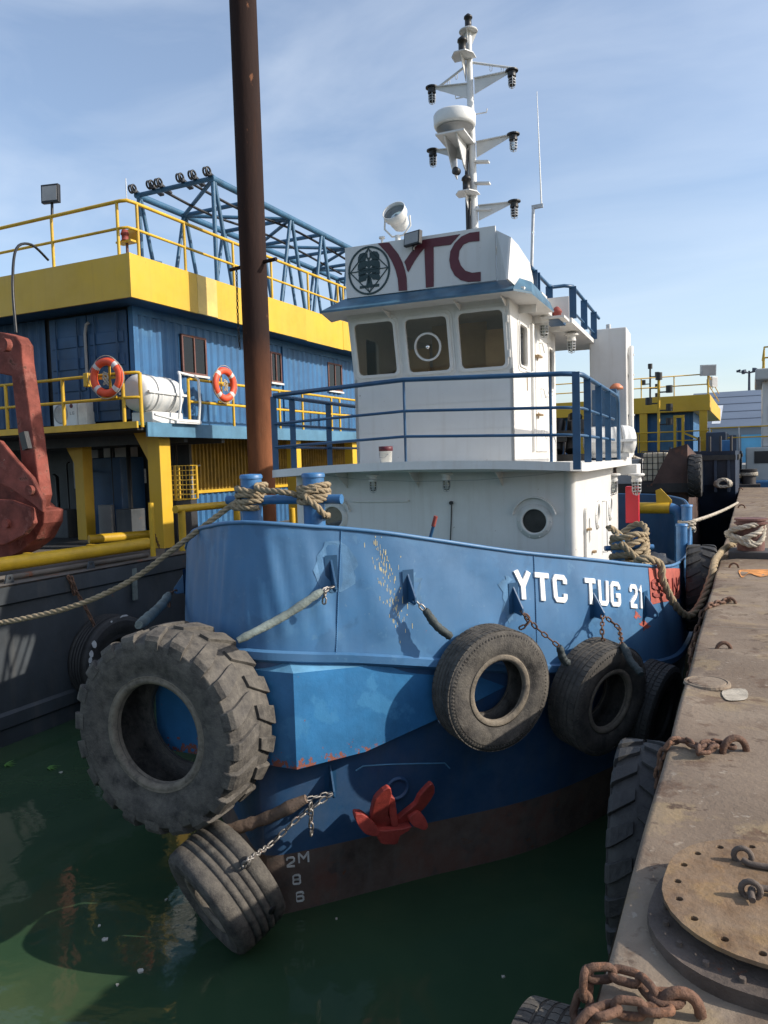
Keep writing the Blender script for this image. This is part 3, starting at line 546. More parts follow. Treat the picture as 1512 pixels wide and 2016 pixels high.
def porthole(c, n, brow=True):
    c = V(c); n = V(n); x = V((0, 0, 1)).cross(n)*1; mpx = lambda X, Y, H: c+x*X+V((0, 0, Y))+n*H
    g = G(); g.lathe([(.172, -.05), (.172, .025), (.185, .035), (.205, .03), (.215, .012), (.255, .012), (.255, -.01)], c, n, 32)
    for k in range(10): a = 2*math.pi*k/10; p = mpx(math.cos(a)*.236, math.sin(a)*.236, .012); g.cyl(p, p+n*.014, .011, n=6)
    f = g.ob('porthole', 'white2', TUG)
    g = G(); g.lathe([(0, 0), (.175, 0), (.175, -.012), (0, -.012)], c, n, 28, sm=False); g.ob('pane', 'glass', f); g = G(); g.lathe([(0, -.03), (.18, -.03), (.18, -.04), (0, -.04)], c, n, 28, sm=False); g.ob('pane_backing', 'pane_backing', f)  # grey disc added behind the pane, standing in for its reflection
    if brow:
        g = G(); rws = [[mpx(math.cos(R_(a))*r, .03+math.sin(R_(a))*r, h) for a in range(12, 169, 6)] for r, h in ((.30, -.01), (.31, .075), (.325, .075), (.325, -.01))]; g.grid(rws, False); g.ob('rain_brow', 'white2', f)
for x, z in ph: porthole((x, UF-.002, z), (0, -1, 0))
for y, z in sw: porthole((HW+.002, y, z), (1, 0, 0), False)
boxob('grab_bar', (-1.22, UF-.04, 3.785), (-.27, UF+.01, 3.81), 'white2', TUG)
tubeob('hanging_cable', [Tu(889, 990, UF-.02), Tu(888, 1030, UF-.02), Tu(886, 1075, UF-.02), Tu(886, 1100, UF-.02)], .009, 'black', TUG); g = G(); p = Tu(889, 990, UF-.01); g.cyl(p, p-V((0, .04, 0)), .028); g.ob('cable_gland', 'black', TUG)
# side door of the lower house with clips
g = G(); g.plate(rrect(6.0, 2.75, .62, 1.75, .1), [rrect(6.0, 3.25, .16, .4, .07)], lambda X, Y, H: V((HW+.045+H, X, Y)), .04); d_ = g.ob('house_door', 'white2', TUG, bev=.006)
for y, z in ((5.76, 3.3), (5.76, 2.5), (6.27, 2.9)): g = G(); g.obox((HW+.075, y, z), (.05, .17, .03), (1, 0, 0)); g.cyl((HW+.04, y, z), (HW+.11, y, z), .018, n=8); g.ob('door_clip', 'brass', d_)
tubeob('grab_rail', [(HW, 7.9, 3.6), (HW+.08, 7.9, 3.6), (HW+.08, 7.9, 2.7), (HW, 7.9, 2.7)], .014, 'white2', TUG, 6)
# brackets below the overhanging boat deck
for x in (-1.3, -.1, 1.2):
    g = G(); g.plate([(UF, BD), (UF-.5, BD), (UF, BD-.28)], [], lambda X, Y, H: V((x+H, X, Y)), .012); g.ob('deck_bracket', 'white', TUG)
# ------------------------------------------------------------------ boat deck
BDO = [(-2.36, 10.6), (-2.36, 4.42), (-2.28, 4.34), (0, 4.12), (2.30, 4.2), (2.44, 4.27), (2.5, 4.42), (2.5, 10.6)]
def camb(x): return .085*(1-(x/2.5)**2)
def deck_loop(z, ins=0): 
    o = []
    for (x, y), (x2, y2) in zip(BDO, BDO[1:]):
        for k in range(8): t = k/8; X = x+(x2-x)*t; Y = y+(y2-y)*t; o.append(V((X*(1-ins/2.4), Y+ins, z+camb(X))))
    o.append(V((BDO[-1][0], BDO[-1][1], z+camb(2.5)))); return o
a, b = deck_loop(4.315), deck_loop(4.20); g = G(); g.grid([a, b], False); n_ = len(a)
g.add(a, [tuple(range(n_))]); g.add(b, [tuple(range(n_))]); g.ob('boat_deck', 'white2', TUG)
# railing round the boat deck
RZ = (0.36, .72, 1.16)
def rl(x, y, h): return V((x, y, 4.31+camb(x)+h))
front = [(-2.27, 4.36), (0, 4.17), (2.16, 4.24), (2.38, 4.30), (2.44, 4.46)]
for h, r in ((RZ[2], .034), (RZ[1], .021), (RZ[0], .021)):
    p = [rl(-2.29, 10.4, h), rl(-2.29, 4.5, h), rl(-2.25, 4.37, h), rl(0, 4.17, h), rl(2.2, 4.24, h), rl(2.36, 4.27, h), rl(2.44, 4.42, h), rl(2.44, 8.0, h)]
    if h == RZ[2]: p += [rl(2.44, 8.5, h-.01), rl(2.44, 8.7, h-.12), rl(2.44, 8.75, 0)]
    g = G(); g.tube(p, r, 10); g.ob('guard_rail', 'rail', TUG)
for x, y in ((0, 4.17), (2.05, 4.235)): tubeob('rail_stanchion', [rl(x, y, 0), rl(x, y, 1.16)], .021, 'rail', TUG)
for x, y, dx, dy in [(2.44, Tv(px, 850, 2.44).y, 0, 1) for px in (1135, 1157, 1179, 1197)]+[(-2.29, yy, 0, 1) for yy in (4.42, 5.0, 6.3, 7.9, 9.6)]:
    g = G(); g.bar(rl(x, y, -.08), rl(x, y, 1.15), .095 if x > 0 else .10, .016, (dx, dy, 0)); g.ob('rail_post', 'rail', TUG)
# paint bucket standing on the boat deck is its own thing (below)
# two caged lamps and wiring under the deck edge
for x in (-.72, .45): lamp(TUG, (x, 4.62, 4.20), 'lamp', 1.0, base='white2')
tubeob('halyard_wire', [Tu(637, 935, 4.6)]+[Tu(px, py, 4.55) for px, py in ((700, 943), (820, 948), (940, 945), (1060, 935), (1120, 927))], .004, 'grey', TUG, 5)
# ================================================================== TUG: wheelhouse
X0, WW = .06, 1.28; XL, XR = X0-WW, X0+WW; ZB, ZK, ZT = 4.30, 5.72, 6.74; YB_, YF = 5.15, 4.95
g = G(); g.plate([(XL, ZB), (XR, ZB), (XR, ZK), (XL, ZK)], [], lambda X, Y, H: V((X, YB_-H, Y)), .05)
for z in (4.86, 5.26): g.box((XL, YB_-.004, z), (XR, YB_-.001, z+.006))
g.ob('wheelhouse_front', 'white', TUG)
rn = V((0, -1, -.2/(ZT-ZK))).normalized()
def mpW(X, Z, H): return V((X, YB_+(YF-YB_)*(Z-ZK)/(ZT-ZK), Z))+rn*H
WIN = [(-.795, 6.165, .66, .79), (.06, 6.155, .67, .79), (.905, 6.155, .68, .80)]
g = G(); g.plate([(XL, ZK), (XR, ZK), (XR, ZT+.1), (XL, ZT+.1)], [rrect(x, z, w_, h, .075) for x, z, w_, h in WIN], mpW, .05); g.ob('wheelhouse_front', 'white', TUG)
def window(x, z, w_, h, mpx, mat='glass', parent=None, bolts=True, b=.042):
    g = G(); g.plate(rrect(x, z, w_+2*b, h+2*b, .10), [rrect(x, z, w_-.012, h-.012, .07)], lambda X, Y, H: mpx(X, Y, H+.028), .06)
    g.plate(rrect(x, z-.0, w_+.16, h+.18, .12), [rrect(x, z, w_+.06, h+.06, .10)], lambda X, Y, H: mpx(X, Y, H+.010), .014)
    if bolts:
        for q in rrect(x, z, w_+.125, h+.135, .10, 2)+[(x+k*.13*w_/.66, z+s*(h/2+.067)) for k in (-1.5, 0, 1.5) for s in (-1, 1)]+[(x+s*(w_/2+.062), z+k*.16) for k in (-1.2, 0, 1.2) for s in (-1, 1)]: g.cyl(mpx(q[0], q[1], .008), mpx(q[0], q[1], .018), .009, n=6)
    f = g.ob('window', 'white2', parent or TUG, bev=.006)
    g = G(); g.plate(rrect(x, z, w_, h, .07), [], lambda X, Y, H: mpx(X, Y, H-.012), .006); g.ob('pane', mat, f); return f
fs = [window(*q, mpW) for q in WIN]
x, z = WIN[1][:2]; z -= .03; g = G(); g.lathe([(.185, -.01), (.185, .03), (.215, .03), (.215, -.01)], mpW(x, z, 0), rn, 40, sm=False, close=True); g.ob('clear_view_ring', 'white2', fs[1], bev=.005)
g = G(); g.lathe([(0, .035), (.03, .03), (.035, 0)], mpW(x, z, 0), rn, 16); g.ob('clear_view_hub', 'chrome', fs[1])
for zz in (5.93, 6.42):
    g = G(); g.obox(mpW(1.305, zz, .03), (.03, .11, .03), (1, 0, 0), (0, 0, 1)); g.ob('window_hinge', 'white2', fs[2], bev=.004)
# sides
SWN = [(5.80, 6.12, .52, .62), (8.05, 5.98, .46, .72)]
for s, xx in ((1, XR), (-1, XL)):
    mpS = lambda X, Y, H: V((xx+s*H, X, Y))
    g = G(); g.plate([(YB_, ZB), (8.5, ZB), (8.5, ZT+.1), (YF, ZT+.1), (YB_, ZK)], [rrect(y, z, w_, h, .06) for y, z, w_, h in SWN], mpS, .05); g.ob('wheelhouse_side', 'white', TUG)
    for q in SWN: window(*q, mpS, bolts=False, b=.03)
g = G(); g.plate([(XL, ZB), (XR, ZB), (XR, ZT), (XL, ZT)], [rrect(x, 6.1, .6, .7, .06) for x in (-.75, .9)], lambda X, Y, H: V((X, 8.5-H, Y)), .05); g.ob('wheelhouse_back', 'white', TUG)
for nm, a, b, m_ in (('curtain_board', (-1.0, 6.45, 5.3), (-.42, 6.5, 6.32), 'inside'), ('curtain_board', (-.40, 6.6, 5.3), (.02, 6.65, 6.7), 'inside'), ('curtain_board', (.03, 6.62, 5.3), (.55, 6.67, 6.7), 'inside'), ('curtain_board', (.62, 6.3, 5.3), (1.12, 6.35, 6.5), 'inside'), ('curtain_board', (-1.18, 6.7, 5.3), (1.26, 6.74, 6.02), 'inside'), ('console', (-1.1, 5.3, 5.2), (1.2, 5.7, 5.62), 'grey')): boxob(nm, a, b, m_, TUG)
g = G(); g.box((XR+.003, 6.62, 4.5), (XR+.035, 7.62, 6.5)); d_ = g.ob('wheelhouse_door', 'white', TUG, bev=.02)
for z in (6.05, 5.1): g = G(); g.obox((XR+.07, 6.66, z), (.09, .26, .035), (1, 0, 0)); g.cyl((XR+.03, 6.75, z-.05), (XR+.03, 6.75, z+.05), .02, n=8); g.ob('door_hinge', 'brass', d_, bev=.006)
for y, z, t_ in ((6.95, 5.55, 0), (7.45, 5.45, 1), (6.95, 4.85, 0), (7.5, 4.8, 1), (6.9, 6.3, 0)): tubeob('door_dog', [(XR+.03, y, z), (XR+.09, y, z), (XR+.09, y+.16, z-.14)], .012, 'white2', d_, 6)
g = G(); g.box((XR-.01, 6.38, 4.5), (XR+.045, 6.5, 6.55)); g.ob('door_channel', 'white2', TUG, bev=.01)
tubeob('window_latch', [(XR, 5.95, 5.75), (XR+.09, 5.95, 5.72), (XR+.09, 6.15, 5.75)], .013, 'white2', TUG, 6); tubeob('latch_chain', [(XR+.02, 6.0, 5.7), (XR+.02, 6.02, 5.45)], .008, 'brass', TUG, 5)
# roof with visor, parapet and signboard
boxob('wheelhouse_roof', (-1.46, 4.72, 6.70), (1.62, 11.0, 6.78), 'white2', TUG)
vi = [V((-1.24, 4.93, 6.955)), V((1.50, 4.97, 6.96)), V((1.64, 5.12, 6.92))]; vo = [V((-1.46, 4.52, 6.72)), V((1.52, 4.50, 6.72)), V((1.70, 4.85, 6.72))]
vi = [V((-1.55, 5.2, 6.95))]+vi+[V((1.66, 6.4, 6.85))]; vo = [V((-1.62, 5.2, 6.70))]+vo+[V((1.72, 6.4, 6.72))]
g = G(); g.grid([vi, vo], False); g.grid([vo, [p-V((0, -.0, .03)) for p in vo]], False); g.ob('roof_visor', 'visor', TUG)
g = G(); g.grid([[p-V((0, 0, .03)) for p in vo], [V((-1.4, 5.2, 6.70)), V((-1.2, 5.0, 6.70)), V((1.3, 5.0, 6.70)), V((1.32, 5.2, 6.70)), V((1.33, 6.4, 6.70))]], False); g.ob('visor_soffit', 'white2', TUG)
for x in (-.5, .62, 1.3): g = G(); g.plate([(4.98, 6.68), (4.62, 6.68), (4.97, 6.58)], [], lambda X, Y, H: V((x+H, X, Y)), .012); g.ob('visor_bracket', 'white2', TUG)
for y in (5.6, 6.6, 7.6): g = G(); g.box((XR, y, 6.58), (1.6, y+.015, 6.7)); g.ob('roof_bracket', 'white2', TUG)
SY = 4.90; SZ0, SZ1 = 6.95, 7.72
g = G(); g.plate([(-1.20, SZ0), (1.18, SZ0), (1.18, SZ1), (-1.20, SZ1)], [], lambda X, Y, H: V((X, SY-H, Y)), .035); SIGN = g.ob('sign_board', 'white', TUG, bev=.004)
for x in (-1.0, 1.1): tubeob('sign_strut', [(x, SY+.03, SZ1-.03), (x+.02, 5.5, 7.2)], .016, 'white2', SIGN, 6)
# signboard lettering measured on the board: board pixel box -> board units
def sg(zx, zy):
    p = Tu(660+zx/3.78, 430+zy/3.78, SY); return (p.x, p.z)
def poly_sign(name, ol, mat, h=.007):
    g = G(); P = [sg(*p) for p in ol]; ar = sum(a[0]*b[1]-b[0]*a[1] for a, b in zip(P, P[1:]+P[:1])); P = P if ar > 0 else P[::-1]
    g.plate(P, [], lambda X, Y, H: V((X, SY-.003-h-H, Y)), h); return g.ob(name, mat, SIGN)
poly_sign('sign_letter', [(318, 186), (402, 180), (430, 215), (470, 265), (500, 325), (520, 385), (532, 440), (536, 536), (474, 540), (466, 450), (450, 385), (425, 325), (390, 265), (350, 220)], 'maroon')
poly_sign('sign_letter', [(515, 325), (560, 260), (600, 210), (655, 160), (930, 118), (860, 196), (733, 212), (734, 508), (676, 516), (664, 222), (630, 262), (590, 320), (545, 400), (535, 385), (528, 355)], 'maroon')
c_o = [(1074, 98), (1000, 108), (940, 135), (890, 185), (858, 245), (850, 310), (860, 370), (890, 425), (935, 460), (990, 474), (1083, 468), (1083, 398), (1020, 405), (970, 390), (935, 350), (918, 300), (925, 240), (955, 195), (1000, 175), (1074, 168)]
poly_sign('sign_letter', c_o, 'maroon')
ec = sg(252, 388); er = (sg(408, 370)[0]-sg(96, 402)[0])/2
def EM(q, nm): g = G(); g.relief(q, lambda X, Y, H: V((X, SY-.003-H, Y)), .006); return g.ob(nm, 'green', SIGN)
EM(stroke(arc(ec[0], ec[1], er*.955, er*1.0, 0, 360, 48)[:-1], er*.085, True), 'emblem_ring')
d4 = [(ec[0], ec[1]+er*.93), (ec[0]+er*.9, ec[1]+.02*er), (ec[0], ec[1]-er*.93), (ec[0]-er*.9, ec[1])]
EM(stroke(d4, er*.045, True)+stroke([d4[1], (ec[0], ec[1]+.02*er), d4[3]], er*.04)+stroke([(ec[0]-.13*er, ec[1]+.62*er), (ec[0], ec[1]+er*.93), (ec[0]+.13*er, ec[1]+.62*er)], er*.035)+stroke([(ec[0]-.13*er, ec[1]-.62*er), (ec[0], ec[1]-er*.93), (ec[0]+.13*er, ec[1]-.62*er)], er*.035), 'emblem_diamond')
tq = []
for s in (-1, 1):
    for yy, ww, hh in ((.56, .46, .28), (.22, .48, .30), (-.06, .46, .26), (-.30, .46, .24)):
        tq.append([(ec[0]+s*er*(.05+x_*ww), ec[1]+er*(yy+y_*hh)) for x_, y_ in ([(0, -.3), (.15, .0), (.25, -.45), (.45, -.5), (.8, -.62), (1, -.5), (.98, .2), (.8, .7), (.4, .85), (0, .6)][::s])])
tq += [[(ec[0]-.05*er, ec[1]-.55*er), (ec[0]+.05*er, ec[1]-.55*er), (ec[0]+.05*er, ec[1]+.55*er), (ec[0]-.05*er, ec[1]+.55*er)], [(ec[0]-.15*er, ec[1]-.62*er), (ec[0]+.15*er, ec[1]-.62*er), (ec[0]+.06*er, ec[1]-.2*er), (ec[0]-.06*er, ec[1]-.2*er)], [(ec[0]-.46*er, ec[1]-.73*er), (ec[0]+.46*er, ec[1]-.73*er), (ec[0]+.46*er, ec[1]-.62*er), (ec[0]-.46*er, ec[1]-.62*er)]]
EM(tq, 'emblem_tree')
# parapet beside the sign
PX_ = [Tv(*p, 1.5) for p in ((1000, 549), (1006, 467), (1020, 482), (1043, 517), (1060, 600), (1045, 590))]
g = G(); g.plate([(p.y, p.z) for p in PX_], [], lambda X, Y, H: V((1.5+H, X, Y)), .03); g.ob('roof_parapet', 'white', TUG)
g = G(); g.grid([[V((1.185, SY+.02, SZ1-.06)), V((1.50, PX_[1].y, PX_[1].z))], [V((1.185, SY+.02, SZ0)), V((1.50, PX_[0].y, PX_[0].z))]], False); g.grid([[V((1.185, SY+.05, SZ1-.06)), V((1.47, PX_[1].y+.03, PX_[1].z))], [V((1.185, SY+.05, SZ0)), V((1.47, PX_[0].y+.03, PX_[0].z))]], False); g.ob('roof_parapet', 'white', TUG)
# wing platform and blue roof rails
A = Tu(1082, 566, 7.3); B = Tu(1125, 563, 7.3); vB = B.x
boxob('roof_wing', (1.3, 7.3, 6.66), (vB, 10.9, 6.74), 'white2', TUG)
tubeob('roof_rail', [V((1.5, 5.75, A.z)), V((1.5, 7.15, A.z)), V((1.55, 7.3, A.z)), V((vB-.12, 7.3, A.z)), V((vB, 7.42, A.z)), V((vB, 10.8, A.z))], .03, 'rail', TUG, 10)
tubeob('roof_rail', [V((1.5, 5.75, A.z-.42)), V((1.5, 7.2, A.z-.42))], .02, 'rail', TUG, 8); tubeob('roof_rail', [V((vB, 7.4, A.z-.42)), V((vB, 10.8, A.z-.42))], .02, 'rail', TUG, 8)
for x, y in ((1.5, 5.95), (1.5, 6.15), (1.5, 7.2), (vB, 7.42), (vB, 8.7), (vB, 10.0)): g = G(); g.bar((x, y, 6.74), (x, y, A.z), .12, .014, (0, 1, 0)); g.ob('rail_post', 'rail', TUG)
b = Tu(1112, 612, 7.1); g = G(); g.box((vB-.36, 7.02, b.z-.16), (vB, 7.04, b.z+.22)); g.box((vB-.38, 6.6, b.z-.16), (vB-.36, 7.04, b.z+.25)); g.box((vB-.38, 6.55, b.z-.20), (vB+.0, 7.04, b.z-.16)); s_ = g.ob('sidelight_screen', 'white2', TUG)
g = G(); g.lathe([(0, .2), (.03, .19), (.075, .14), (.085, .1), (.07, .09), (.07, 0), (0, 0)], (vB-.17, 6.85, b.z-.16), (0, 0, 1), 18); g.ob('sidelight', 'primer_letter', s_)
g = G(); g.plate([(7.3, 6.66), (6.6, b.z-.21), (7.3, b.z-.21)], [], lambda X, Y, H: V((vB-.1+H, X, Y)), .25); g.ob('wing_bracket', 'rail', TUG)
lamp(TUG, (XR+.16, 6.7, 6.66), 'lamp', 1.2, base='white2'); lamp(TUG, (XR+.34, 8.3, 6.60), 'lamp', 1.25, base='white2')
# funnel casing, blue vent box, casing pipe
P0, P1 = Tu(1160, 650, 10.0), Tu(1233, 645, 10.0)
g = G(); g.box((P0.x, 10.0, 4.3), (P1.x, 10.9, P0.z)); FUN = g.ob('funnel_casing', 'white', TUG, bev=.02)
tubeob('exhaust_pipe', [(P0.x+.33, 10.4, P0.z-.1), (P0.x+.33, 10.4, P0.z+.14)], .05, 'steel', FUN); tubeob('casing_pipe', [(P1.x+.06, 10.2, 4.4), (P1.x+.06, 10.2, P1.z-.5), (P1.x+.06, 10.3, P1.z-.35)], .05, 'white2', FUN)
for z in (5.2, 6.0, 6.4): g = G(); g.obox((P1.x+.05, 10.25, z), (.14, .1, .03), (1, 0, 0)); g.ob('pipe_clamp', 'white2', FUN)
Q0, Q1 = Tu(1165, 768, 9.2), Tu(1214, 765, 9.2); g = G(); g.box((Q0.x, 9.2, 4.3), (Q1.x, 9.7, Q0.z)); g.ob('vent_box', 'rail', TUG, bev=.015)
q = Tu(1212, 757, 9.3); g = G(); g.lathe([(0, .12), (.06, .11), (.12, .05), (.13, 0), (0, 0)], (q.x, 9.4, Q0.z), (0, 0, 1), 18); g.ob('vent_cap', 'cap', TUG)
# machinery behind the wheelhouse
g = G()
for k in range(3): g.cyl((.9+.32*k, 9.1, 4.5), (.9+.32*k, 9.5, 5.0+.1*k), .14, n=12); g.obox((1.0+.3*k, 9.2, 4.6+.2*k), (.25, .3, .22), (1, .2*k, 0))
g.cyl((.7, 9.0, 4.85), (1.9, 9.0, 4.85), .05); g.cyl((1.05, 9.0, 4.4), (1.05, 9.0, 5.6), .045); g.box((.6, 8.9, 4.3), (1.9, 9.6, 4.45)); g.ob('towing_winch', 'black', TUG, bev=.015)
# ------------------------------------------------------------------ mast
def mt(px, py, u=7.8): return Tu(px, py, u)
tp = mt(922, 62); bt = V((.06, 7.8, 6.75)); MAST = tubeob('mast', [bt, V((.05, 7.8, 8.6)), V((.035, 7.8, 10.3)), V((tp.x, 7.8, tp.z))], [.078, .075, .066, .052], 'mast', TUG, 20)
def mobj(gg, nm, m_): return gg.ob(nm, m_, MAST)
def allround(px, py, h):                            # lantern standing on its plate
    p = mt(px, py); g = G(); g.lathe([(0, h+.06), (.02, h+.05), (.075, h), (.078, h-.03), (.06, h-.035), (.06, .03), (.075, .02), (.075, 0), (0, 0)], (p.x, p.y-.14 if px != 922 else p.y, p.z), (0, 0, 1), 18); return mobj(g, 'masthead_light', 'black')
allround(922, 58, .22); g = G(); g.lathe([(0, .012), (.165, .012), (.17, 0), (.165, -.014), (0, -.014)], (tp.x, 7.8, tp.z), (0, 0, 1), 26, sm=False)
for k in range(3): a_ = .6+2.1*k; cx_, sx_ = math.cos(a_), math.sin(a_); g.plate([(.04, 0), (.16, 0), (.04, -.26)], [], lambda X, Y, H: V((tp.x+cx_*X-sx_*H, 7.8+sx_*X+cx_*H, tp.z-.014+Y)), .01)
mobj(g, 'mast_platform', 'mast')
for px, py in ((917, 118), (925, 386)):
    p = mt(px, py); g = G(); g.plate([(-.2, -.02), (.2, -.02), (.2, -.22), (.1, -.38), (-.1, -.38), (-.2, -.22)], [], lambda X, Y, H: V((p.x+X, 7.8+Y, p.z+H)), .016)
    g.plate([(0, 0), (-.33, 0), (0, -.36)], [], lambda X, Y, H: V((p.x+H, 7.8+X, p.z-.016+Y)), .012); mobj(g, 'mast_platform', 'mast')
    g = G(); h = .26; g.lathe([(0, h+.07), (.02, h+.06), (.085, h), (.09, h-.04), (.07, h-.045), (.07, .03), (.085, .02), (.085, 0), (0, 0)], (p.x, 7.6, p.z), (0, 0, 1), 18); mobj(g, 'masthead_light', 'black')
def arm(pm, pe, lens, u=7.8):
    a = mt(*pm); e = mt(*pe); s = 1 if e.x > a.x else -1; g = G()
    g.plate([(a.x, a.z), (e.x, e.z), (e.x, e.z-.03), (a.x, a.z-.27)][::-s], [], lambda X, Y, H: V((X, 7.79-H, Y)), .012); g.obox(((a.x+e.x)/2, 7.8, (a.z+e.z)/2), (V((e.x-a.x, 0, e.z-a.z)).length, .09, .014), V((e.x-a.x, 0, e.z-a.z)), (0, 1, 0))
    mobj(g, 'lamp_arm', 'mast'); lamp(MAST, (e.x+s*.04, 7.8, e.z+.0), lens, 1.15, name='navigation_light')
arm((934, 155), (1003, 141), 'lred'); arm((922, 165), (854, 172), 'lgreen'); arm((938, 280), (1006, 266), 'lamp'); arm((925, 290), (856, 296), 'lgreen'); arm((942, 405), (1008, 398), 'lred')
for e in ((1012, 127), (860, 163)):
    a = V((.04, 7.82, mt(925, 122).z)); z = mt(*e); tubeob('signal_yard', [a, V((z.x, 7.95, z.z+(.0)))], .022, 'mast', MAST, 8)
    for k in (.45, .7, .95):
        p = a.lerp(V((z.x, 7.95, z.z)), k); tubeob('halyard_eye', [p+V((.02, 0, -.02)), p+V((.02, 0, -.09)), p+V((0, 0, -.11)), p+V((-.02, 0, -.09)), p+V((-.02, 0, -.02))], .006, 'mast', MAST, 5)
rc = mt(908, 270); g = G(); g.lathe([(0, 0), (.30, .0), (.355, .03), (.37, .06), (.375, .22), (.36, .25), (.2, .27), (0, .275)], (rc.x, 7.42, rc.z), (0, 0, 1), 40); rd = mobj(g, 'radar_dome', 'raft')
g = G(); g.lathe([(.33, -.001), (.20, -.07), (.18, -.16), (0, -.16)], (rc.x, 7.42, rc.z), (0, 0, 1), 28); g.ob('radar_base', 'grey', rd)
g = G(); g.plate([(7.85, rc.z-.16), (7.15, rc.z-.16), (7.15, rc.z-.22), (7.55, rc.z-.62), (7.85, rc.z-.72)], [], lambda X, Y, H: V((rc.x+.12+H, X, Y)), .02); g.plate([(7.85, rc.z-.16), (7.15, rc.z-.16), (7.15, rc.z-.22), (7.55, rc.z-.62), (7.85, rc.z-.72)], [], lambda X, Y, H: V((rc.x-.10+H, X, Y)), .02)
g.box((rc.x-.26, 7.1, rc.z-.18), (rc.x+.26, 7.85, rc.z-.15)); mobj(g, 'radar_bracket', 'mast')
g = G(); g.lathe([(0, .0), (.06, 0), (.07, .1), (.03, .12), (0, .12)], (rc.x+.02, 7.5, rc.z-.72), (-.3, -1, 0), 14); mobj(g, 'horn', 'black')
tubeob('mast_cable', [(-.045, 7.72, 6.8), (-.05, 7.71, 8.6), (-.05, 7.70, 9.5), (-.03, 7.72, 10.0)], .03, 'black', MAST, 8); tubeob('mast_cable', [(.0, 7.71, 6.8), (-.01, 7.70, 8.6), (-.0, 7.72, 9.1)], .022, 'black', MAST, 8)
for px, py, s in ((930, 318, 1), (932, 360, 1), (935, 412, 1)): p = mt(px, py+4); g = G(); g.obox((p.x+.16, 7.8, p.z), (.3, .12, .03), (1, 0, -.15)); mobj(g, 'mast_step', 'mast')
for (a, b, c) in (((920, 190), (897, 194), (897, 188)), ((935, 225), (958, 221), (959, 214))): tubeob('mast_hook', [mt(*a), mt(*b), mt(*c)], .012, 'mast', MAST, 6)
# whip aerial
a = Tu(1047, 520, 9.0); b = Tu(1050, 408, 9.0); c = Tu(1066, 405, 9.0); d = Tu(1057, 180, 9.0)
AER = tubeob('aerial_pole', [V((a.x, 9, 6.75)), a, b], .030, 'steel', TUG, 10); g = G(); g.obox((b+c)/2, ((c-b).length+.06, .05, .07), c-b); g.ob('aerial_clamp', 'steel', AER); tubeob('whip_aerial', [c, d], [.017, .006], 'raft', AER, 6)
# searchlight
p = Tu(782, 428, 6.0); dr = (-tdir(V((0, 0, 0)))+(-CF*.62+CU*.42-CR*.36)); dr = V((dr.dot(TR), dr.dot(TA), dr.z)).normalized()
g = G(); g.lathe([(0, -.26), (.06, -.25), (.13, -.18), (.155, -.08), (.16, .0), (.19, .015), (.20, .04), (.20, .15), (.19, .15), (.185, .02), (.15, -.06), (.07, -.12), (0, -.13)], p, dr, 30); SL = g.ob('searchlight', 'raft', TUG)
g = G(); g.lathe([(.183, .10), (.10, .115), (0, .12)], p, dr, 24); g.ob('lens', 'lamp', SL); g = G(); g.lathe([(.17, .0), (.10, -.07), (0, -.09)], p, dr, 24); g.ob('reflector', 'chrome', SL); g = G(); g.lathe([(0, .06), (.03, .05), (.03, -.08)], p, dr, 12); g.ob('bulb', 'raft', SL)
x_ = frame(dr)[0]; x_ = V((1, 0, 0)); tubeob('yoke', [p+x_*.22, p+x_*.23-V((0, 0, .16)), p+x_*.1-V((0, 0, .30)), p-x_*.1-V((0, 0, .30)), p-x_*.23-V((0, 0, .16)), p-x_*.22], .016, 'raft', SL, 8); tubeob('searchlight_post', [V((p.x, p.y, 6.75)), p-V((0, 0, .29))], .045, 'raft', SL, 12)
q = Tu(752, 470, 6.0); g = G(); g.cyl((q.x, 6, 6.75), (q.x, 6, q.z), .02); g.lathe([(0, .04), (.05, .03), (.05, 0), (0, 0)], (q.x, 6, q.z), (0, 0, 1), 14); g.ob('gps_aerial', 'raft', TUG)
p = Tu(813, 470, 4.78); flood(SIGN, p, (-.35, -1, .12), .30, .20, .07)
# platform and lamps by the house side, red box, tow frame, stern posts
p = Tu(1218, 915, 9.6); q = Tu(1254, 935, 9.6); boxob('raft_platform', (2.3, 9.6, q.z), (q.x, 10.5, p.z), 'white2', TUG, .015)
for (px, py) in ((1206, 935), (1253, 935)): lamp(TUG, Tu(px, py, 9.4), 'lamp', 1.5, base='white2')
p = Tu(1231, 958, 10.5); q = Tu(1258, 1030, 10.5); boxob('fire_hose_box', (p.x, 10.5, q.z), (q.x, 10.7, p.z), 'redbox', TUG, .015)
yp = [Tu(1235, 1000, 12.4), Tu(1300, 1000, 12.4), Tu(1318, 1000, 12.4)]; tubeob('tow_bow', yp, .13, 'yellow2', TUG, 16)
e = [Tu(*k, 12.4) for k in ((1318, 1000), (1332, 1006), (1338, 1022), (1339, 1060), (1339, 1110))]; tubeob('tow_bow', cr(e, 4), .12, 'bitt', TUG, 16)
g = G(); pl = [Tu(*k, 12.3) for k in ((1292, 992), (1290, 966), (1300, 962), (1322, 985), (1322, 996))]; g.plate([(k.x, k.z) for k in pl], [], lambda X, Y, H: V((X, 12.38-H, Y)), .08); g.ob('tow_horn', 'yellow2', TUG)
for px, y0, y1, u in ((1342, 1033, 1110, 9.3), (1352, 995, 1100, 10.2)):
    a = Tu(px, y0, u); g = G(); g.cyl((a.x, u, 1.4), (a.x, u, a.z), .10, n=20); g.lathe([(0, .02), (.11, .015), (.115, -.02)], (a.x, u, a.z), (0, 0, 1), 20); g.ob('stern_bitt', 'bitt', TUG)
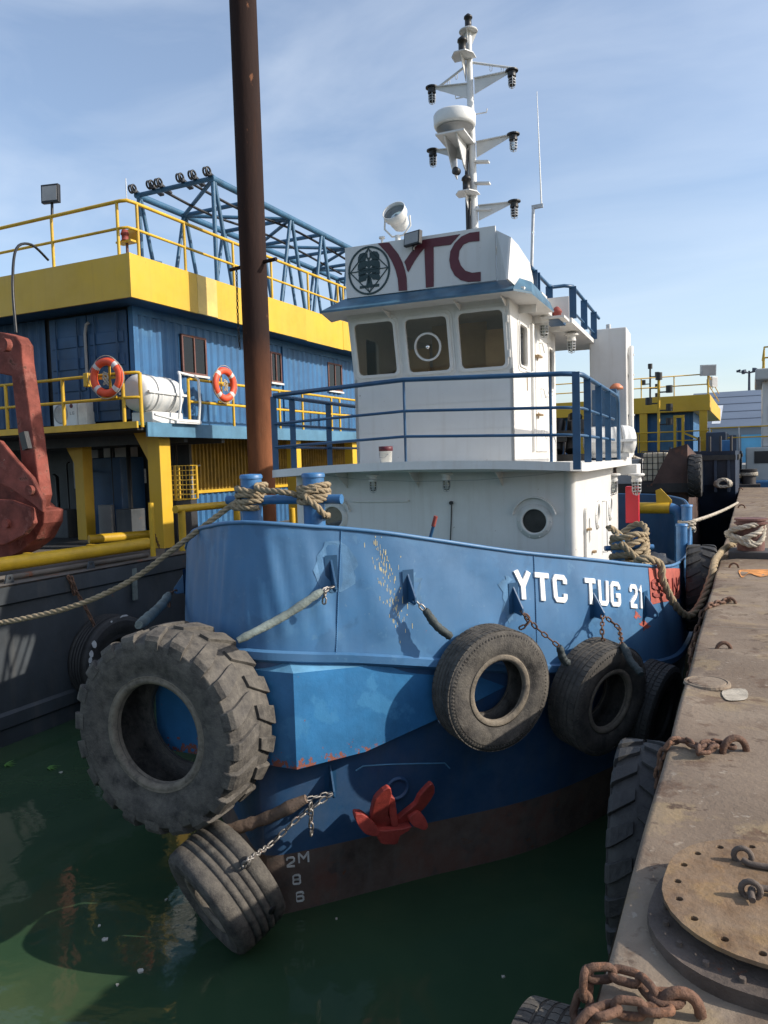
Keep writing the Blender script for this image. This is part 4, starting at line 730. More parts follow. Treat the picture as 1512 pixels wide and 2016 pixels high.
# coil-bearing side bitts
SB = Tu(1237, 1062, 4.55)
for dx, dy in ((-.13, .0), (.12, .25)): g = G(); g.cyl((SB.x+dx, 4.55+dy, 1.7), (SB.x+dx, 4.55+dy, SB.z+.06), .085, n=18); g.ob('side_bitt', 'bitt', TUG)
tubeob('side_bitt_pin', [(SB.x-.30, 4.5, SB.z-.12), (SB.x+.3, 4.78, SB.z-.12)], .035, 'bitt', TUG)
g = G()                                             # dark winch under a tarpaulin aft of the bitts
rows = []
for i in range(9):
    t = i/8; rows.append([V((SB.x+.15+.42*math.cos(a)*(1-.2*t)+.05*math.sin(5*a+i), 5.6+1.3*t, 2.55+.38*abs(math.sin(a))*(1-.35*t)+.05*math.sin(4*a+2*i))) for a in [math.pi*k/12 for k in range(13)]])
g.grid(rows); g.ob('winch_tarpaulin', 'tarp', TUG)
# ================================================================== THINGS HUNG ON THE TUG
# big loader tyre on the nose
BT = tw(Tu(316, 1440, -.62)+V((0, .22, 0))); BT = tw(V((Tu(316, 1440, -.62).x, -.42, 2.03)))
tyre('huge worn loader tyre with chunky lugs hung on the tug nose', BT, -TA, 1.86, .66, .455, 'lug', lugs=20, mat='rubberb', name='loader_tyre', spin=.1)
def tyre_on(px, py, D, W, label, grp, mat, kind='truck', spin=0., tilt=0.):
    p, n = hullpt(px, py); ax = tdir(n); ax = (ax+V((0, 0, tilt))).normalized()
    # centre so that the tyre stands off the shell, still on the same line of sight
    c = tw(p+n*(W*.5+.06)); P = Wp(px, py, c, ax); tyre(label, P, ax, D, W, .30 if D > 1.1 else .27, kind, grp, mat, spin=spin); return P, ax
T1 = tyre_on(968, 1352, 1.22, .34, 'dusty truck tyre hung on the tug side left of the name lettering', None, 'rubberb', spin=.2, tilt=.12)
T2 = tyre_on(1178, 1370, 1.22, .40, 'truck tyre with ribbed shoulder hung below the name lettering', None, 'rubber', spin=.5, tilt=.05)
T3 = tyre_on(1283, 1400, 1.18, .34, 'dark truck tyre squeezed between tug side and pontoon edge', None, 'rubberd', tilt=.0)
# tyre slung across the stem at the waterline
vd = ray(452, 1745).normalized(); ax = (-vd*.47+(-CR*.66-CU*.62)*.9).normalized()
C4 = tw(V((0, 0, 0))); C4 = CAM+ray(446, 1743)*7.05
tyre('grooved truck tyre with cut holes slung across the stem at the waterline', C4, ax, 1.10, .56, .24, 'rib', None, 'rubberb', name='stem_tyre')
# holes cut in its tread (dark plugs of the hollow inside)
for px, py, r in ((483, 1698, .05), (535, 1792, .038)):
    d = ray(px, py); o = CAM-C4; a_ = ax; dd = d-a_*d.dot(a_); oo = o-a_*o.dot(a_); A_ = dd.dot(dd); B_ = 2*dd.dot(oo); C_ = oo.dot(oo)-.545**2; D_ = B_*B_-4*A_*C_
    t_ = (-B_-math.sqrt(max(0, D_)))/(2*A_); p = CAM+d*t_; n = (p-C4); n = (n-a_*n.dot(a_)).normalized(); g = G(); g.lathe([(0, .006), (r, .006), (r*1.08, -.01)], p-C4, n, 18)
    o_ = g.ob('cut_hole', 'black'); o_.parent = [k for k in col.objects if k.name.startswith('stem_tyre')][0]
# chains with sleeves
def sling(label, pix, segs, L=.085, w_=.0085, mat='chain', matsl='sleeve', sr=.045, start=None, end=None, depth=None):
    """pix: points as world vectors; segs: which spans are sleeved"""
    p0 = V(pix[0]); t = thing('chain_sling', label, 'chain', p0)
    for k, (a, b) in enumerate(zip(pix, pix[1:])):
        if k in segs: sleeve(t, a, b, sr, matsl, p0)
        else: links(t, [a, b], L, w_, mat, p0)
    return t
def hp(px, py, off): p, n = hullpt(px, py, off); return tw(p)
pa = tw(PAD['a'])
S1 = sling('grey canvas sleeved chain from bow padeye down to the huge loader tyre', [pa, hp(628, 1158, .16), BT+V((0, 0, 0))+(Wp(468, 1262, BT, TA)-BT)], {1}, sr=.038)
links(S1, [hp(634, 1152, .17), hp(632, 1185, .12)], .085, .0085, 'chain', pa)
pf = tw(PAD['f'])
q1 = Wp(332, 1172, pf, TA); q2 = Wp(272, 1232, BT+TA*.4, TA)
q1 = pf+(q1-pf)*1; S2 = sling('pale hose sleeved chain with rusty shackles on the far side of the bow', [pf, q1, q2], {1}, mat='chainr', sr=.055)
links(S2, [q1, q1-V((0, 0, .16))], .09, .01, 'chainr', pf)
pb = tw(PAD['b'])
sling('black hose sleeved chain holding the dusty truck tyre by its rim', [pb, hp(822, 1195, .15), Wp(888, 1256, T1[0], T1[1])], {1}, matsl='sleeved', sr=.042, mat='chain')
pc = tw(PAD['c'])
sling('rusty chain with dark sleeve running from the padeye by the letter Y', [pc, hp(1032, 1230, .2), hp(1062, 1262, .3), Wp(1118, 1310, T2[0], T2[1])], {2}, matsl='sleeved', sr=.04, mat='chainr')
chain('short rusty chain from the padeye by the letter Y to the dusty tyre top', [pc, hp(1020, 1220, .2), Wp(1022, 1238, T1[0]-T1[1]*.1, T1[1])], .085, .0085, 'chainr')
pd_ = tw(PAD['d'])
sling('rusty chain with dark sleeve from the padeye below TUG to the hidden tyre', [pd_, hp(1190, 1230, .2), Wp(1225, 1270, T2[0]+T2[1]*.18, T2[1]), Wp(1262, 1328, T3[0]+T3[1]*.2, T3[1])], {2}, matsl='sleeved', sr=.04, mat='chainr')
chain('rusty chain hanging straight onto the top of the tyre below TUG', [pd_, Wp(1185, 1245, T2[0]-T2[1]*.02, T2[1]), Wp(1188, 1265, T2[0]-T2[1]*.05, T2[1])], .085, .0085, 'chainr')
pg = tw(PAD['g'])
S5 = sling('brown wrapped chain sling from low hull eye to the loader tyre bottom', [pg, hp(600, 1556, .16), BT+(Wp(405, 1648, BT+TA*.3, TA)-BT)], {1}, matsl='sleeveb', sr=.06)
links(S5, [hp(606, 1558, .2), hp(610, 1630, .12)], .10, .010, 'chain', pg)
chain('galvanised chain from low hull eye through the hole in the stem tyre', [pg, hp(585, 1590, .18), hp(545, 1640, .22), (hp(545, 1640, .22)+Wp(487, 1694, C4-CF*.45, CF))/2, Wp(487, 1694, C4-CF*.48, CF), Wp(478, 1706, C4-CF*.38, CF)], .10, .010, 'chain')
# stockless anchor housed in the bow
ap, an = hullpt(775, 1585, .02); AN = tdir(an); AP = tw(ap); 
ANC = thing('anchor', 'red painted stockless anchor hanging flukes up under the bow', 'anchor', AP)
def apoly(nm, pix, d0, t_, mat='anchor', bev=.011, lean=0., sm=4):
    P = AP+AN*d0; ex = V((-AN.y, AN.x, 0)).normalized(); ex = ex if ex.dot(CR) > 0 else -ex; ey = AN.cross(ex); ey = ey if ey.z > 0 else -ey
    q = [Wp(640+x/5.4, 1480+y/5.4, P, AN)-AP for x, y in pix]; q = [(v.dot(ex), v.dot(ey)) for v in q]
    ar = sum(a[0]*b[1]-b[0]*a[1] for a, b in zip(q, q[1:]+q[:1])); q = q if ar > 0 else q[::-1]
    q = [(v.x, v.y) for v in cr([(a, b, 0) for a, b in q], sm, True)]; g = G(); g.plate(q, [], lambda X, Y, H: ex*X+ey*Y+AN*(d0+H+lean*Y), t_); return g.ob(nm, mat, ANC, bev=bev, seg=3)
apoly('fluke', [(478, 700), (484, 500), (520, 395), (618, 298), (664, 370), (655, 560), (668, 680), (712, 775), (600, 850), (500, 820)], .25, .07, lean=.30, sm=2)
apoly('tripping_palm', [(334, 690), (385, 682), (430, 692), (520, 760), (575, 840), (555, 892), (470, 888), (415, 862), (350, 775)], .33, .09, lean=-.15, sm=3)
apoly('fluke', [(742, 772), (850, 630), (945, 525), (965, 430), (1030, 315), (1085, 262), (1125, 385), (1065, 555), (990, 665), (890, 800), (780, 830)], .23, .07, lean=.34, sm=2)
apoly('tripping_palm', [(900, 720), (960, 660), (1005, 648), (1060, 700), (1090, 785), (1048, 824), (985, 805), (930, 782)], .30, .08, lean=-.15, sm=3)
apoly('crown', [(556, 850), (640, 842), (830, 822), (925, 795), (880, 850), (800, 892), (772, 980), (690, 988), (590, 972)], .31, .20, sm=2)
apoly('shank', [(652, 482), (700, 470), (740, 492), (785, 790), (735, 832), (706, 775)], .27, .12, lean=.05, sm=1)
g = G(); hw = tw(hullpt(782, 1552, .0)[0]); g.lathe([(.0, -.02), (.10, -.02), (.10, .03), (.125, .03), (.13, -.05)], hw-AP, AN, 28); g.ob('hawse_ring', 'lower', ANC)
# hull weld line above the anchor
g = G(); g.tube([hullpt(px, py, .004)[0] for px, py in ((700, 1516), (715, 1508), (760, 1505), (820, 1502), (875, 1502), (884, 1512))], .008, 6); g.ob('weld_bead', 'ledge', TUG)
# ------------------------------------------------------------------ ropes on the bow bitts
BL, BR = tw(V((-.40, .75, 4.0))), tw(V((.33, .75, 4.0)))
def coil(c, r, z0, z1, turns, a0=0.): return [c+V((r*math.cos(a0+2*math.pi*turns*k/(turns*12)), r*math.sin(a0+2*math.pi*turns*k/(turns*12)), z0-c.z+(z1-z0)*k/(turns*12)+.012*math.sin(k*.9))) for k in range(int(turns*12)+1)]
P0 = BL+V((-.1, -.08, .0)); E0 = V((-11.05, 4.6, 2.72)); d0 = (E0-P0); d0.z = 0; nn = V((-d0.y, d0.x, 0)).normalized()
line = [Wp(px, py, P0, nn) for px, py in ((470, 985), (430, 1014), (380, 1052), (330, 1090), (270, 1135), (200, 1172), (130, 1198), (60, 1215), (0, 1226), (-120, 1240))]
path = coil(BR, .148, 4.02, 4.20, 4, 2.)[::-1]+[BR+V((-.18, -.16, .12)), BL+V((.22, -.14, .16))]+coil(BL, .148, 4.20, 3.98, 4, -.6)+[P0+V((-.02, -.08, -.02))]+line
RP = ropeobj('mooring_rope', 'tan three strand rope from the bow bitts down to the work barge', path, .031, 'rope')
pth = [BR+V((.11, -.12, .16)), BR+V((.0, -.18, .10)), BR+V((.13, -.16, -.02)), BR+V((.17, -.1, -.1)), BR+V((.1, .1, -.12))]
ropeobj('rope_tail', None, [p-RP.location for p in pth], .034, 'rope', RP)
# coil on the side bitts and the line to the pontoon bollard
sb = tw(V((SB.x, 4.66, SB.z))); path = []
for k in range(5): path += [sb+V((.24*math.cos(a)*(1-.03*k), .30*math.sin(a), -.34+.085*k+.07*math.sin(a+k*.7)+.02*math.sin(3*a+k))) for a in [2*math.pi*j/12 for j in range(12)]]
path += [sb+V((.22*math.cos(a), .26*math.sin(a), .06+.12*math.sin(a*1.5))) for a in [2*math.pi*j/12 for j in range(9)]]
CO = ropeobj('rope_coil', 'thick tan rope heaped round the side bitts above the name lettering', path, .042, 'rope')
path = [sb+V((.3*math.cos(a), .34*math.sin(a), -.40+.03*math.sin(3*a))) for a in [2*math.pi*j/10 for j in range(11)]]
ropeobj('rope_turn', None, [p-CO.location for p in path], .046, 'rope', CO)
path = [sb+V((-.26*math.cos(a*1.)+.02, .2*math.sin(a)-.16, -.1+.26*math.cos(a))) for a in [2*math.pi*j/10 for j in range(9)]]; ropeobj('rope_turn', None, [p-CO.location for p in path], .046, 'rope', CO)
bp = V((.03, 12.35, 2.8)); NP = (bp-sb); NP.z = 0; NP = V((-NP.y, NP.x, 0)).normalized(); hp1 = tw(hullpt(1288, 1117, .07)[0])
seg1 = [sb+V((.1, -.3, -.38)), Wp(1262, 1100, hp1-V((.12, .1, 0)), AN), hp1+V((0, 0, .05))]
def lerp_pl(px, py, f): c = hp1.lerp(V((-.5, 11.3, 2.85)), f); return Wp(px, py, c, CF)
seg1 += [lerp_pl(px, py, f) for px, py, f in ((1304, 1140, .06), (1322, 1180, .2), (1340, 1204, .35), (1358, 1212, .5), (1378, 1190, .68), (1395, 1150, .85), (1404, 1120, .95))]
seg1 += [Wz(1410, 1100, 2.9), Wz(1425, 1082, 2.92), Wz(1446, 1070, 2.95)]
ML = ropeobj('mooring_rope', 'heavy tan rope sagging between the side bitts and the pontoon bollard', seg1, .05, 'rope')
# paint bucket on the boat deck
p = Tu(760, 903, 4.45); p.z = 4.31+camb(p.x); BK = thing('paint_bucket', 'small white paint pot with dark red lid on the tug boat deck', 'bucket', tw(p))
g = G(); g.lathe([(0, 0), (.085, 0), (.098, .20), (.10, .20)], (0, 0, 0), (0, 0, 1), 22); g.ob('body', 'bucket', BK); g = G(); g.lathe([(.101, .17), (.104, .17), (.104, .24), (.0, .24)], (0, 0, 0), (0, 0, 1), 22); g.ob('lid', 'maroon', BK)
g = G(); g.tube([V((-.1, -.01, .17)), V((-.06, -.11, .08)), V((.03, -.12, .07)), V((.1, -.01, .17))], .005, 5); g.ob('handle', 'steel', BK)
# liferaft canister on the tug
def raft(label, c, axis, r, L, cradle=None, group=None, up=V((0, 0, 1))):
    axis = V(axis).normalized(); t = thing('liferaft', label, 'liferaft', c, 0, group); pr = [(0, -L/2), (r*.55, -L/2), (r*.82, -L/2+.03), (r*.97, -L/2+.11), (r, -L/2+.16)]
    ribs = []
    for k in range(4): h = -L/2+.24+k*(L-.48)/3; ribs += [(r, h-.03), (r*1.03, h-.02), (r*1.03, h+.02), (r, h+.03)]
    pr = pr+ribs+[(a, -b) for a, b in pr[::-1]]; g = G(); g.lathe(pr, (0, 0, 0), axis, 36); b = g.ob('canister', 'raft', t)
    s = axis.cross(up).normalized()
    for k in (-1, 1): g = G(); g.obox(s*(k*r*1.02), (L*.92, .05, .05), axis, s); g.ob('flange', 'raft', b)
    for h in (-L*.22, L*.2): x, y = frame(axis); g = G(); g.tube([axis*h+(x*math.cos(a)+y*math.sin(a))*(r*1.045) for a in [2*math.pi*i/28 for i in range(28)]], .010, 6, closed=True); g.ob('strap', 'grey', b)
    return t
q = Tu(1196, 868, 9.0); RF = raft('white liferaft canister behind the blue rail posts on the tug boat deck', tw(V((q.x, 9.3, q.z))), TR*.94+TA*.3, .29, .95)
boxob('cradle', (-.4, -.25, 4.36-(q.z)), (.4, .25, -.24), 'white2', RF)
# ================================================================== PONTOON
PX, PZ = -.41, 2.8
PON = thing('pontoon', 'flat rusty steel pontoon deck with hatch and bollards along the right', 'pontoon', (PX, 0, 0))
O_ = V((PX, 0, 0))
g = G(); ys = [-4+.5*k for k in range(116)]; xs = [0, .006, .03, .1, .25, .5, .9, 1.4, 2, 3, 4.5, 6, 8.2]
def dent(x, y):
    e = .016*math.sin(y*2.05+x*.7)*math.sin(x*1.3+.4)+.010*math.sin(y*5.1+2*x)+.006*math.sin(y*9.7+3.1*x); e *= min(1, x*4)
    return e+(-.02 if x < .003 else -.005 if x < .02 else 0)
ys = [-4+.12*k for k in range(160)]+[15.2+.5*k for k in range(46)]
g.grid([[V((x, y, PZ+dent(x, y)-.012*math.sin(y*3.3)*(x < .04))) for x in xs] for y in ys]); g.ob('deck', 'deckm', PON)
g = G(); g.grid([[V((-.0+.006*math.sin(y*2.1), y, PZ-.02+dent(0, y)*0-.012*math.sin(y*3.3))), V((.004, y, PZ-.35)), V((.0, y, 1.2)), V((0, y, -1))] for y in ys]); g.ob('side_plating', 'pside', PON)
g = G(); g.box((0, ys[-1]-.02, -1), (8.2, ys[-1], PZ-.03)); g.box((0, -4, -1), (8.2, -3.98, PZ-.03)); g.ob('end_plating', 'pside', PON)
# weld beads across the deck (faint ridges between plates)
for yy in (1.9, 7.6, 13.4, 19.1, 24.9, 30.7): g = G(); g.tube([V((x, yy+.004*math.sin(9*x), PZ+dent(x, yy)-.004)) for x in [.05+.2*k for k in range(38)]], .009, 6); g.ob('deck_weld', 'deck', PON)
# hatch: coaming ring and lifted cover with bolt holes
hc = Wz(1478, 1770, PZ)-O_; hc = V((.655, 2.80, PZ))
def inring(L_, W_, r): return rrect(0, 0, W_, L_, r, 8)
yaw = R_(-4)
def hm(cx, cy, z0, tx=0., ty=0.):
    return lambda X, Y, H: V((cx+X*math.cos(yaw)-Y*math.sin(yaw), cy+X*math.sin(yaw)+Y*math.cos(yaw), z0+H+tx*X+ty*Y))
def pts_along(loop, n):
    q = resample([V((a, b, 0)) for a, b in loop+loop[:1]], .01); return [(q[int(k*(len(q)-1)/n)].x, q[int(k*(len(q)-1)/n)].y) for k in range(n)]
HW_, HL_ = 1.04, .76
co = hc+V((-.025, -.06, 0)); g = G(); g.plate(inring(HL_+.03, HW_+.03, .34), [inring(HL_-.26, HW_-.26, .25)], hm(co.x, co.y, PZ+.034), .05); CM = g.ob('hatch_coaming', 'hatchd', PON, bev=.006)
for q in pts_along(inring(HL_-.06, HW_-.08, .29), 26): p = hm(co.x, co.y, PZ+.032)(q[0], q[1], 0); g = G(); g.cyl(p, p+V((0, 0, .016)), .010, n=8); g.ob('stud', 'hatchd', CM)
g = G(); g.plate(inring(HL_, HW_, .33), [circ(q[0], q[1], .0135, 10) for q in pts_along(inring(HL_-.095, HW_-.095, .29), 24)], hm(hc.x, hc.y, PZ+.095, -.01, .02), .014); HC = g.ob('hatch_cover', 'hatch', PON, bev=.003, seg=1)
g = G(); g.plate(rrect(.06, .04, .30, .22, .03), [], hm(hc.x, hc.y, PZ+.099, -.01, .02), .010); g.ob('cover_plate', 'hatch', HC)
hz = PZ+.10
for (px, py), l in (((1462, 1697), 0), ((1478, 1765), 1)):
    p = Wz(px, py, hz)-O_; g = G(); g.tube([p+V((.030*math.cos(a), 0, .022+.030*math.sin(a))) for a in [2*math.pi*i/14 for i in range(14)]], .0105, 8, closed=True); g.ob('lifting_eye', 'hatchd', HC)
    q = [p+V((.0, -.02, .02)), p+V((.03, -.03, .012)), p+V((.12, -.025, .012)), p+V((.30, .0, .012))] if l == 0 else [p+V((.005, -.05, .014)), p+V((.01, .02, .022)), p+V((.12, .05, .012)), p+V((.3, .06, .012))]
    g = G(); g.tube(cr(q, 4), .0115, 8); g.ob('hasp', 'hatchd', HC)
# lashing rings welded on deck
def dring(px, py, r, w_, label=None, ang=.3):
    p = Wz(px, py, PZ)-O_; g = G(); d = V((math.cos(ang), math.sin(ang), 0)); g.tube([p+d*(r*math.cos(a))+V((0, 0, -.01+r*1.15*math.sin(a))) for a in [math.pi*i/12 for i in range(13)]], w_, 9); g.ob('lashing_ring', 'chainr', PON); return p+O_
dring(1425, 1278, .055, .016); dring(1446, 1478, .07, .019, ang=.6); dring(1337, 1992, .06, .017, ang=.35); dring(1436, 1188, .06, .016, ang=.2); dring(1445, 1117, .06, .014); dring(1460, 1000, .09, .02); dring(1458, 965, .09, .02)
# painted and rusty patches on deck
def dpatch(c, mat, z=.004, j=3, nm='deck_stain'):
    P = cr([(x+random.uniform(-j, j), y+random.uniform(-j, j)*.6, 0) for x, y in c], 4, True); g = G(); P = [Wz(p.x, p.y, PZ)-O_ for p in P]; P = [V((p.x, p.y, PZ+dent(p.x, p.y)+z+.004)) for p in P]; g.add(P, [tuple(range(len(P)))]); g.ob(nm, mat, PON)
dpatch([(1455, 1122), (1480, 1119), (1510, 1121), (1530, 1128), (1500, 1134), (1475, 1130), (1460, 1135)], 'orange'); dpatch([(1425, 1356), (1468, 1354), (1472, 1372), (1445, 1380), (1428, 1376)], 'ropew', j=2, nm='paper_scrap')
g = G(); p = Wz(1392, 1344, PZ)-O_; g.lathe([(0, .012), (.12, .012), (.128, .004), (.135, .012), (.15, .008), (.155, -.01)], p, (0, 0, 1), 30, sm=False); g.ob('deck_plug', 'deckm', PON)
# bollards
def bollard(px, py, r, h, mat, label, rope=None):
    p = Wz(px, py, PZ); t = thing('bollard', label, 'bollard', p); g = G(); g.lathe([(r*.98, 0), (r, .04), (r, h*.80), (r*1.02, h*.83), (r*1.22, h*.86), (r*1.24, h*.90), (r*1.08, h*.905), (r*1.08, h*.94), (r*1.2, h*.955), (r*1.2, h), (0, h+.01)], (0, 0, 0), (0, 0, 1), 30, sm=False); g.ob('post', mat, t)
    g = G(); g.box((-r*1.6, -r*1.6, -.02), (r*1.6, r*1.6, .12)); g.ob('base', 'bolldark', t, bev=.015); return p
b1 = bollard(1478, 1098, .19, .60, 'bollard', 'brown mushroom headed bollard beside the heavy tug mooring rope')
b2 = bollard(1474, 958, .30, .80, 'bolldark', 'black bollard wrapped with pale rope further along the pontoon')
path = [b1+V((.23*math.cos(a)-.10+.05*math.sin(k), .27*math.sin(a), .15+.22*abs(math.sin(a*.5+k*.6))+.05*k)) for k in range(4) for a in [2*math.pi*j/9 for j in range(9)]]
ropeobj('rope_heap', 'frayed pale rope heaped against the brown bollard', path, .040, 'ropew')
path = coil(b2+V((0, 0, .5)), .345, b2.z+.5, b2.z+.62, 3); ropeobj('rope_turns', 'pale rope turns wound round the black bollard', path, .045, 'ropew')
# hanging tyres on the pontoon side
tyre('lugged tractor tyre hanging on the pontoon side next to the rusty chain', V((PX-.17, 4.72, 2.0)), (-1, -.04, 0), 1.32, .31, .34, 'lug', lugs=22, mat='rubberd', name='fender_tyre', spin=.1)
tyre('worn tyre hanging on the pontoon side under the heavy rusted chain', V((PX-.135, 2.12, 2.14)), (-1, 0, 0), 1.1, .25, .28, 'truck', mat='rubberb', name='fender_tyre')
tyre('tractor tyre hanging below the brown bollard with the mooring rope', V((PX-.24, 12.2, 2.40)), (-1, -.06, 0), 1.3, .42, .32, 'lug', lugs=20, mat='rubberd', name='fender_tyre')
# chains on the pontoon
def zpix(pl, z=.03): return [Wz(1000+x/2.2, 1100+y/2.2, PZ+z) for x, y in pl]
R0 = Wz(1330, 1962, PZ+.03)
pth = zpix([(735, 1905), (660, 1925), (610, 1865), (560, 1815), (480, 1795), (400, 1790), (345, 1795), (325, 1815)], .035); e = pth[-1]
pth += [V((PX-.03, e.y+.01, PZ+.0)), V((PX-.06, e.y-.02, PZ-.10)), V((PX-.10, e.y-.05, PZ-.2)), V((PX-.12, e.y-.06, PZ-.32))]
chain('heavy rusted chain draped from the near deck ring over the pontoon edge', pth, .108, .0128, 'chainr', jit=.5)
pth = zpix([(700, 1950), (620, 1960), (540, 1945), (470, 1940), (410, 1945), (370, 1975)], .03); e = pth[-1]; pth += [V((PX-.02, e.y-.03, PZ)), V((PX-.08, e.y-.06, PZ-.12)), V((PX-.12, e.y-.08, PZ-.30))]
chain('lower strand of heavy rusted chain lying beside the near deck ring', pth, .108, .0128, 'chainr', jit=.5)
pth = [Wz(1446, 1472, PZ+.02), Wz(1405, 1460, PZ+.03), Wz(1375, 1472, PZ+.03), Wz(1345, 1455, PZ+.03), Wz(1318, 1460, PZ+.03)]; e = pth[-1]; pth += [V((PX-.03, e.y, PZ-.05)), V((PX-.06, e.y+.02, PZ-.25)), V((PX-.09, e.y+.03, PZ-.42))]
chain('rusty chain knotted through a deck ring above the tractor tyre', pth, .085, .012, 'chainr', jit=.5)
pth = [Wz(1410, 1470, PZ+.05), Wz(1390, 1462, PZ+.045), Wz(1370, 1478, PZ+.045), Wz(1385, 1484, PZ+.03), Wz(1408, 1470, PZ+.05)]
chain('small knot of rusty chain piled on the deck ring above the tractor tyre', pth, .085, .012, 'chainr', jit=.6)
pth = [Wz(1438, 1180, PZ+.03), Wz(1415, 1186, PZ+.03), Wz(1392, 1193, PZ+.03)]; e = pth[-1]; pth += [V((PX-.03, e.y, PZ-.03)), V((PX-.1, e.y-.1, PZ-.3)), V((PX-.15, e.y-.2, PZ-.7))]
chain('rusty chain led from a deck ring over the edge near the sagging rope', pth, .11, .014, 'chainr', jit=.4)
# lines to the vessels astern
for lab, a, b_, sag in (('thin pale line from the pontoon ring to the tug stern bitts', tw(V((Tu(1352, 1030, 10.2).x, 10.2, Tu(1352, 1030, 10.2).z))), Wz(1452, 990, PZ+.02), .05), ('pale hawser from black bollard to the tyre fendered barge bow', b2+V((-.3, 0, .55)), V((-4.1, 27.6, 4.55)), .35), ('lower dark hawser from black bollard to the dark barge bow', b2+V((-.3, 0, .45)), V((-4.0, 27.6, 3.3)), .15)):
    ropeobj('mooring_line', lab, [a.lerp(b_, t)-V((0, 0, sag*4*t*(1-t))) for t in [k/8 for k in range(9)]], .04 if 'thin' in lab else .06, 'ropew' if 'dark' not in lab else 'roped')
st = tw(V((Tu(1352, 1030, 10.2).x, 10.2, Tu(1352, 1030, 10.2).z-.1))); ropeobj('rope_turns', 'grey rope turns wound round the tug stern bitt', coil(st, .14, st.z-.05, st.z+.15, 3), .035, 'ropew')
# ================================================================== WORK BARGE (left)
BX, BZ = -10.87, 2.6
BAR = thing('work_barge', 'black hulled work barge with yellow deck pipes on the left', 'barge', (BX, 0, 0)); OB = V((BX, 0, 0))
ys = [1+.6*k for k in range(76)]
g = G(); g.grid([[V((0, y, BZ-.02)), V((.06, y, BZ-.03)), V((.06, y, BZ-.30)), V((.0+.012*math.sin(y*2.6), y, BZ-.34)), V((.02*math.sin(y*1.7), y, 1.2)), V((.0, y, .55)), V((.05, y, .5)), V((.05, y, .30)), V((0, y, .26)), V((0, y, -1))] for y in ys], False); g.ob('hull_side', 'bhull', BAR)
g = G(); g.box((-14, ys[0], -1), (0, ys[0]+.02, BZ-.03)); g.box((-14, ys[-1]-.02, -1), (0, ys[-1], BZ-.03)); g.ob('hull_end', 'bhull', BAR)
g = G(); g.add([(-14, 1, BZ), (.06, 1, BZ), (.06, 46, BZ), (-14, 46, BZ)], [(0, 1, 2, 3)]); g.add([(-14, 1, BZ-.02), (.06, 1, BZ-.02), (.06, 46, BZ-.02), (-14, 46, BZ-.02)], [(0, 1, 2, 3)]); g.ob('deck', 'bdeck', BAR)
def bw(p): return p-OB
def btube(nm, pts, r, mat, n=12): return tubeob(nm, [bw(p) for p in pts], r, mat, BAR, n)
btube('deck_pipe', [Wz(-160, 1136, 2.80), Wz(0, 1112, 2.80), Wz(290, 1070, 2.80)], .13, 'yellow2', 18); btube('deck_pipe', [Wz(175, 1062, 2.80), Wz(300, 1052, 2.80)], .11, 'yellow2', 18)
btube('deck_pipe', [Wz(-60, 1150, 2.66), Wz(290, 1092, 2.66)], .05, 'bdeck', 10)
for px, py in ((60, 1104), (184, 1086)): p = bw(Wz(px, py, 2.62)); g = G(); g.box((p.x-.15, p.y-.05, 2.6), (p.x+.15, p.y+.05, 2.78)); g.ob('pipe_support', 'yellow2', BAR)
a = Wz(302, 1095, 2.6); btube('chain_post', [a, V((a.x, a.y, Wy(297, 990, a.y).z))], .055, 'yellow2')
tp_ = V((a.x, a.y, Wy(297, 993, a.y).z)); links(BAR, [bw(tp_), bw(tp_)+V((-.25, .3, -.55)), bw(tp_)+V((-.55, .8, -1.0))], .09, .010, 'chainr')
fa = [Wx(345, 1003, -11.2), Wx(395, 998, -11.2), Wx(465, 992, -11.2), Wx(560, 984, -11.2), Wx(640, 978, -11.2)]; btube('guard_frame', fa, .085, 'yellow2', 14)
for px in (357, 466, 575): p = Wx(px, 1000, -11.2); btube('guard_frame_leg', [V((p.x, p.y, 2.6)), p], .08, 'yellow2', 14)
for px, py in ((30, 1153), (190, 1120), (340, 1088)): p = bw(Wx(px, py, BX)); g = G(); g.plate([(-.09, 0), (.09, 0), (.05, .14), (-.05, .14)], [circ(0, .08, .03, 8)], lambda X, Y, H: V((-.12+H, p.y+X, BZ+Y)), .03); g.ob('deck_lug', 'bhull', BAR)
# stern-side tyre and chain of the barge
bt_ = Wx(222, 1296, -10.58); tyre('black tyre fender with daubs of white paint on the work barge side', bt_, (1, -.1, .0), 1.62, .55, .38, 'rib', None, 'rubberd', name='fender_tyre')
wt = [k for k in col.objects if k.name.startswith('fender_tyre')][-1]
for px, py, a, b in ((150, 1252, .13, .16), (147, 1283, .10, .15), (140, 1300, .10, .12), (150, 1327, .06, .26), (240, 1193, .26, .08), (185, 1300, .05, .05), (214, 1222, .06, .04)):
    d = ray(px, py); best = None                     # daub laid on the outer shoulder of the tyre
    p = Wx(px, py, -10.40)-bt_; g = G(); x, y = V((0, .95, 0)), V((0, 0, 1)); n = V((1, 0, 0))
    rr = math.hypot(p.y, p.z); k = min(1, .775/rr) if rr else 1; p = V((.285 if rr < .70 else .25, p.y*k, p.z*k)); g.add([p+x*(a*math.cos(q)*random.uniform(.7, 1)*.5)+y*(b*math.sin(q)*random.uniform(.7, 1)*.5)-n*(.10*max(0, math.hypot(p.y+.5*a*math.cos(q), p.z+.5*b*math.sin(q))-.72)) for q in [2*math.pi*i/9 for i in range(9)]], [tuple(range(9))]); g.ob('paint_daub', 'whitepaint', wt)
c0 = Wx(140, 1135, BX+.1); chain('rusty chain hung over the work barge edge to the black tyre', [c0, Wx(150, 1165, BX+.12), Wx(168, 1195, BX+.2), Wx(190, 1240, BX+.35), Wx(205, 1265, BX+.42)], .13, .016, 'chainr')
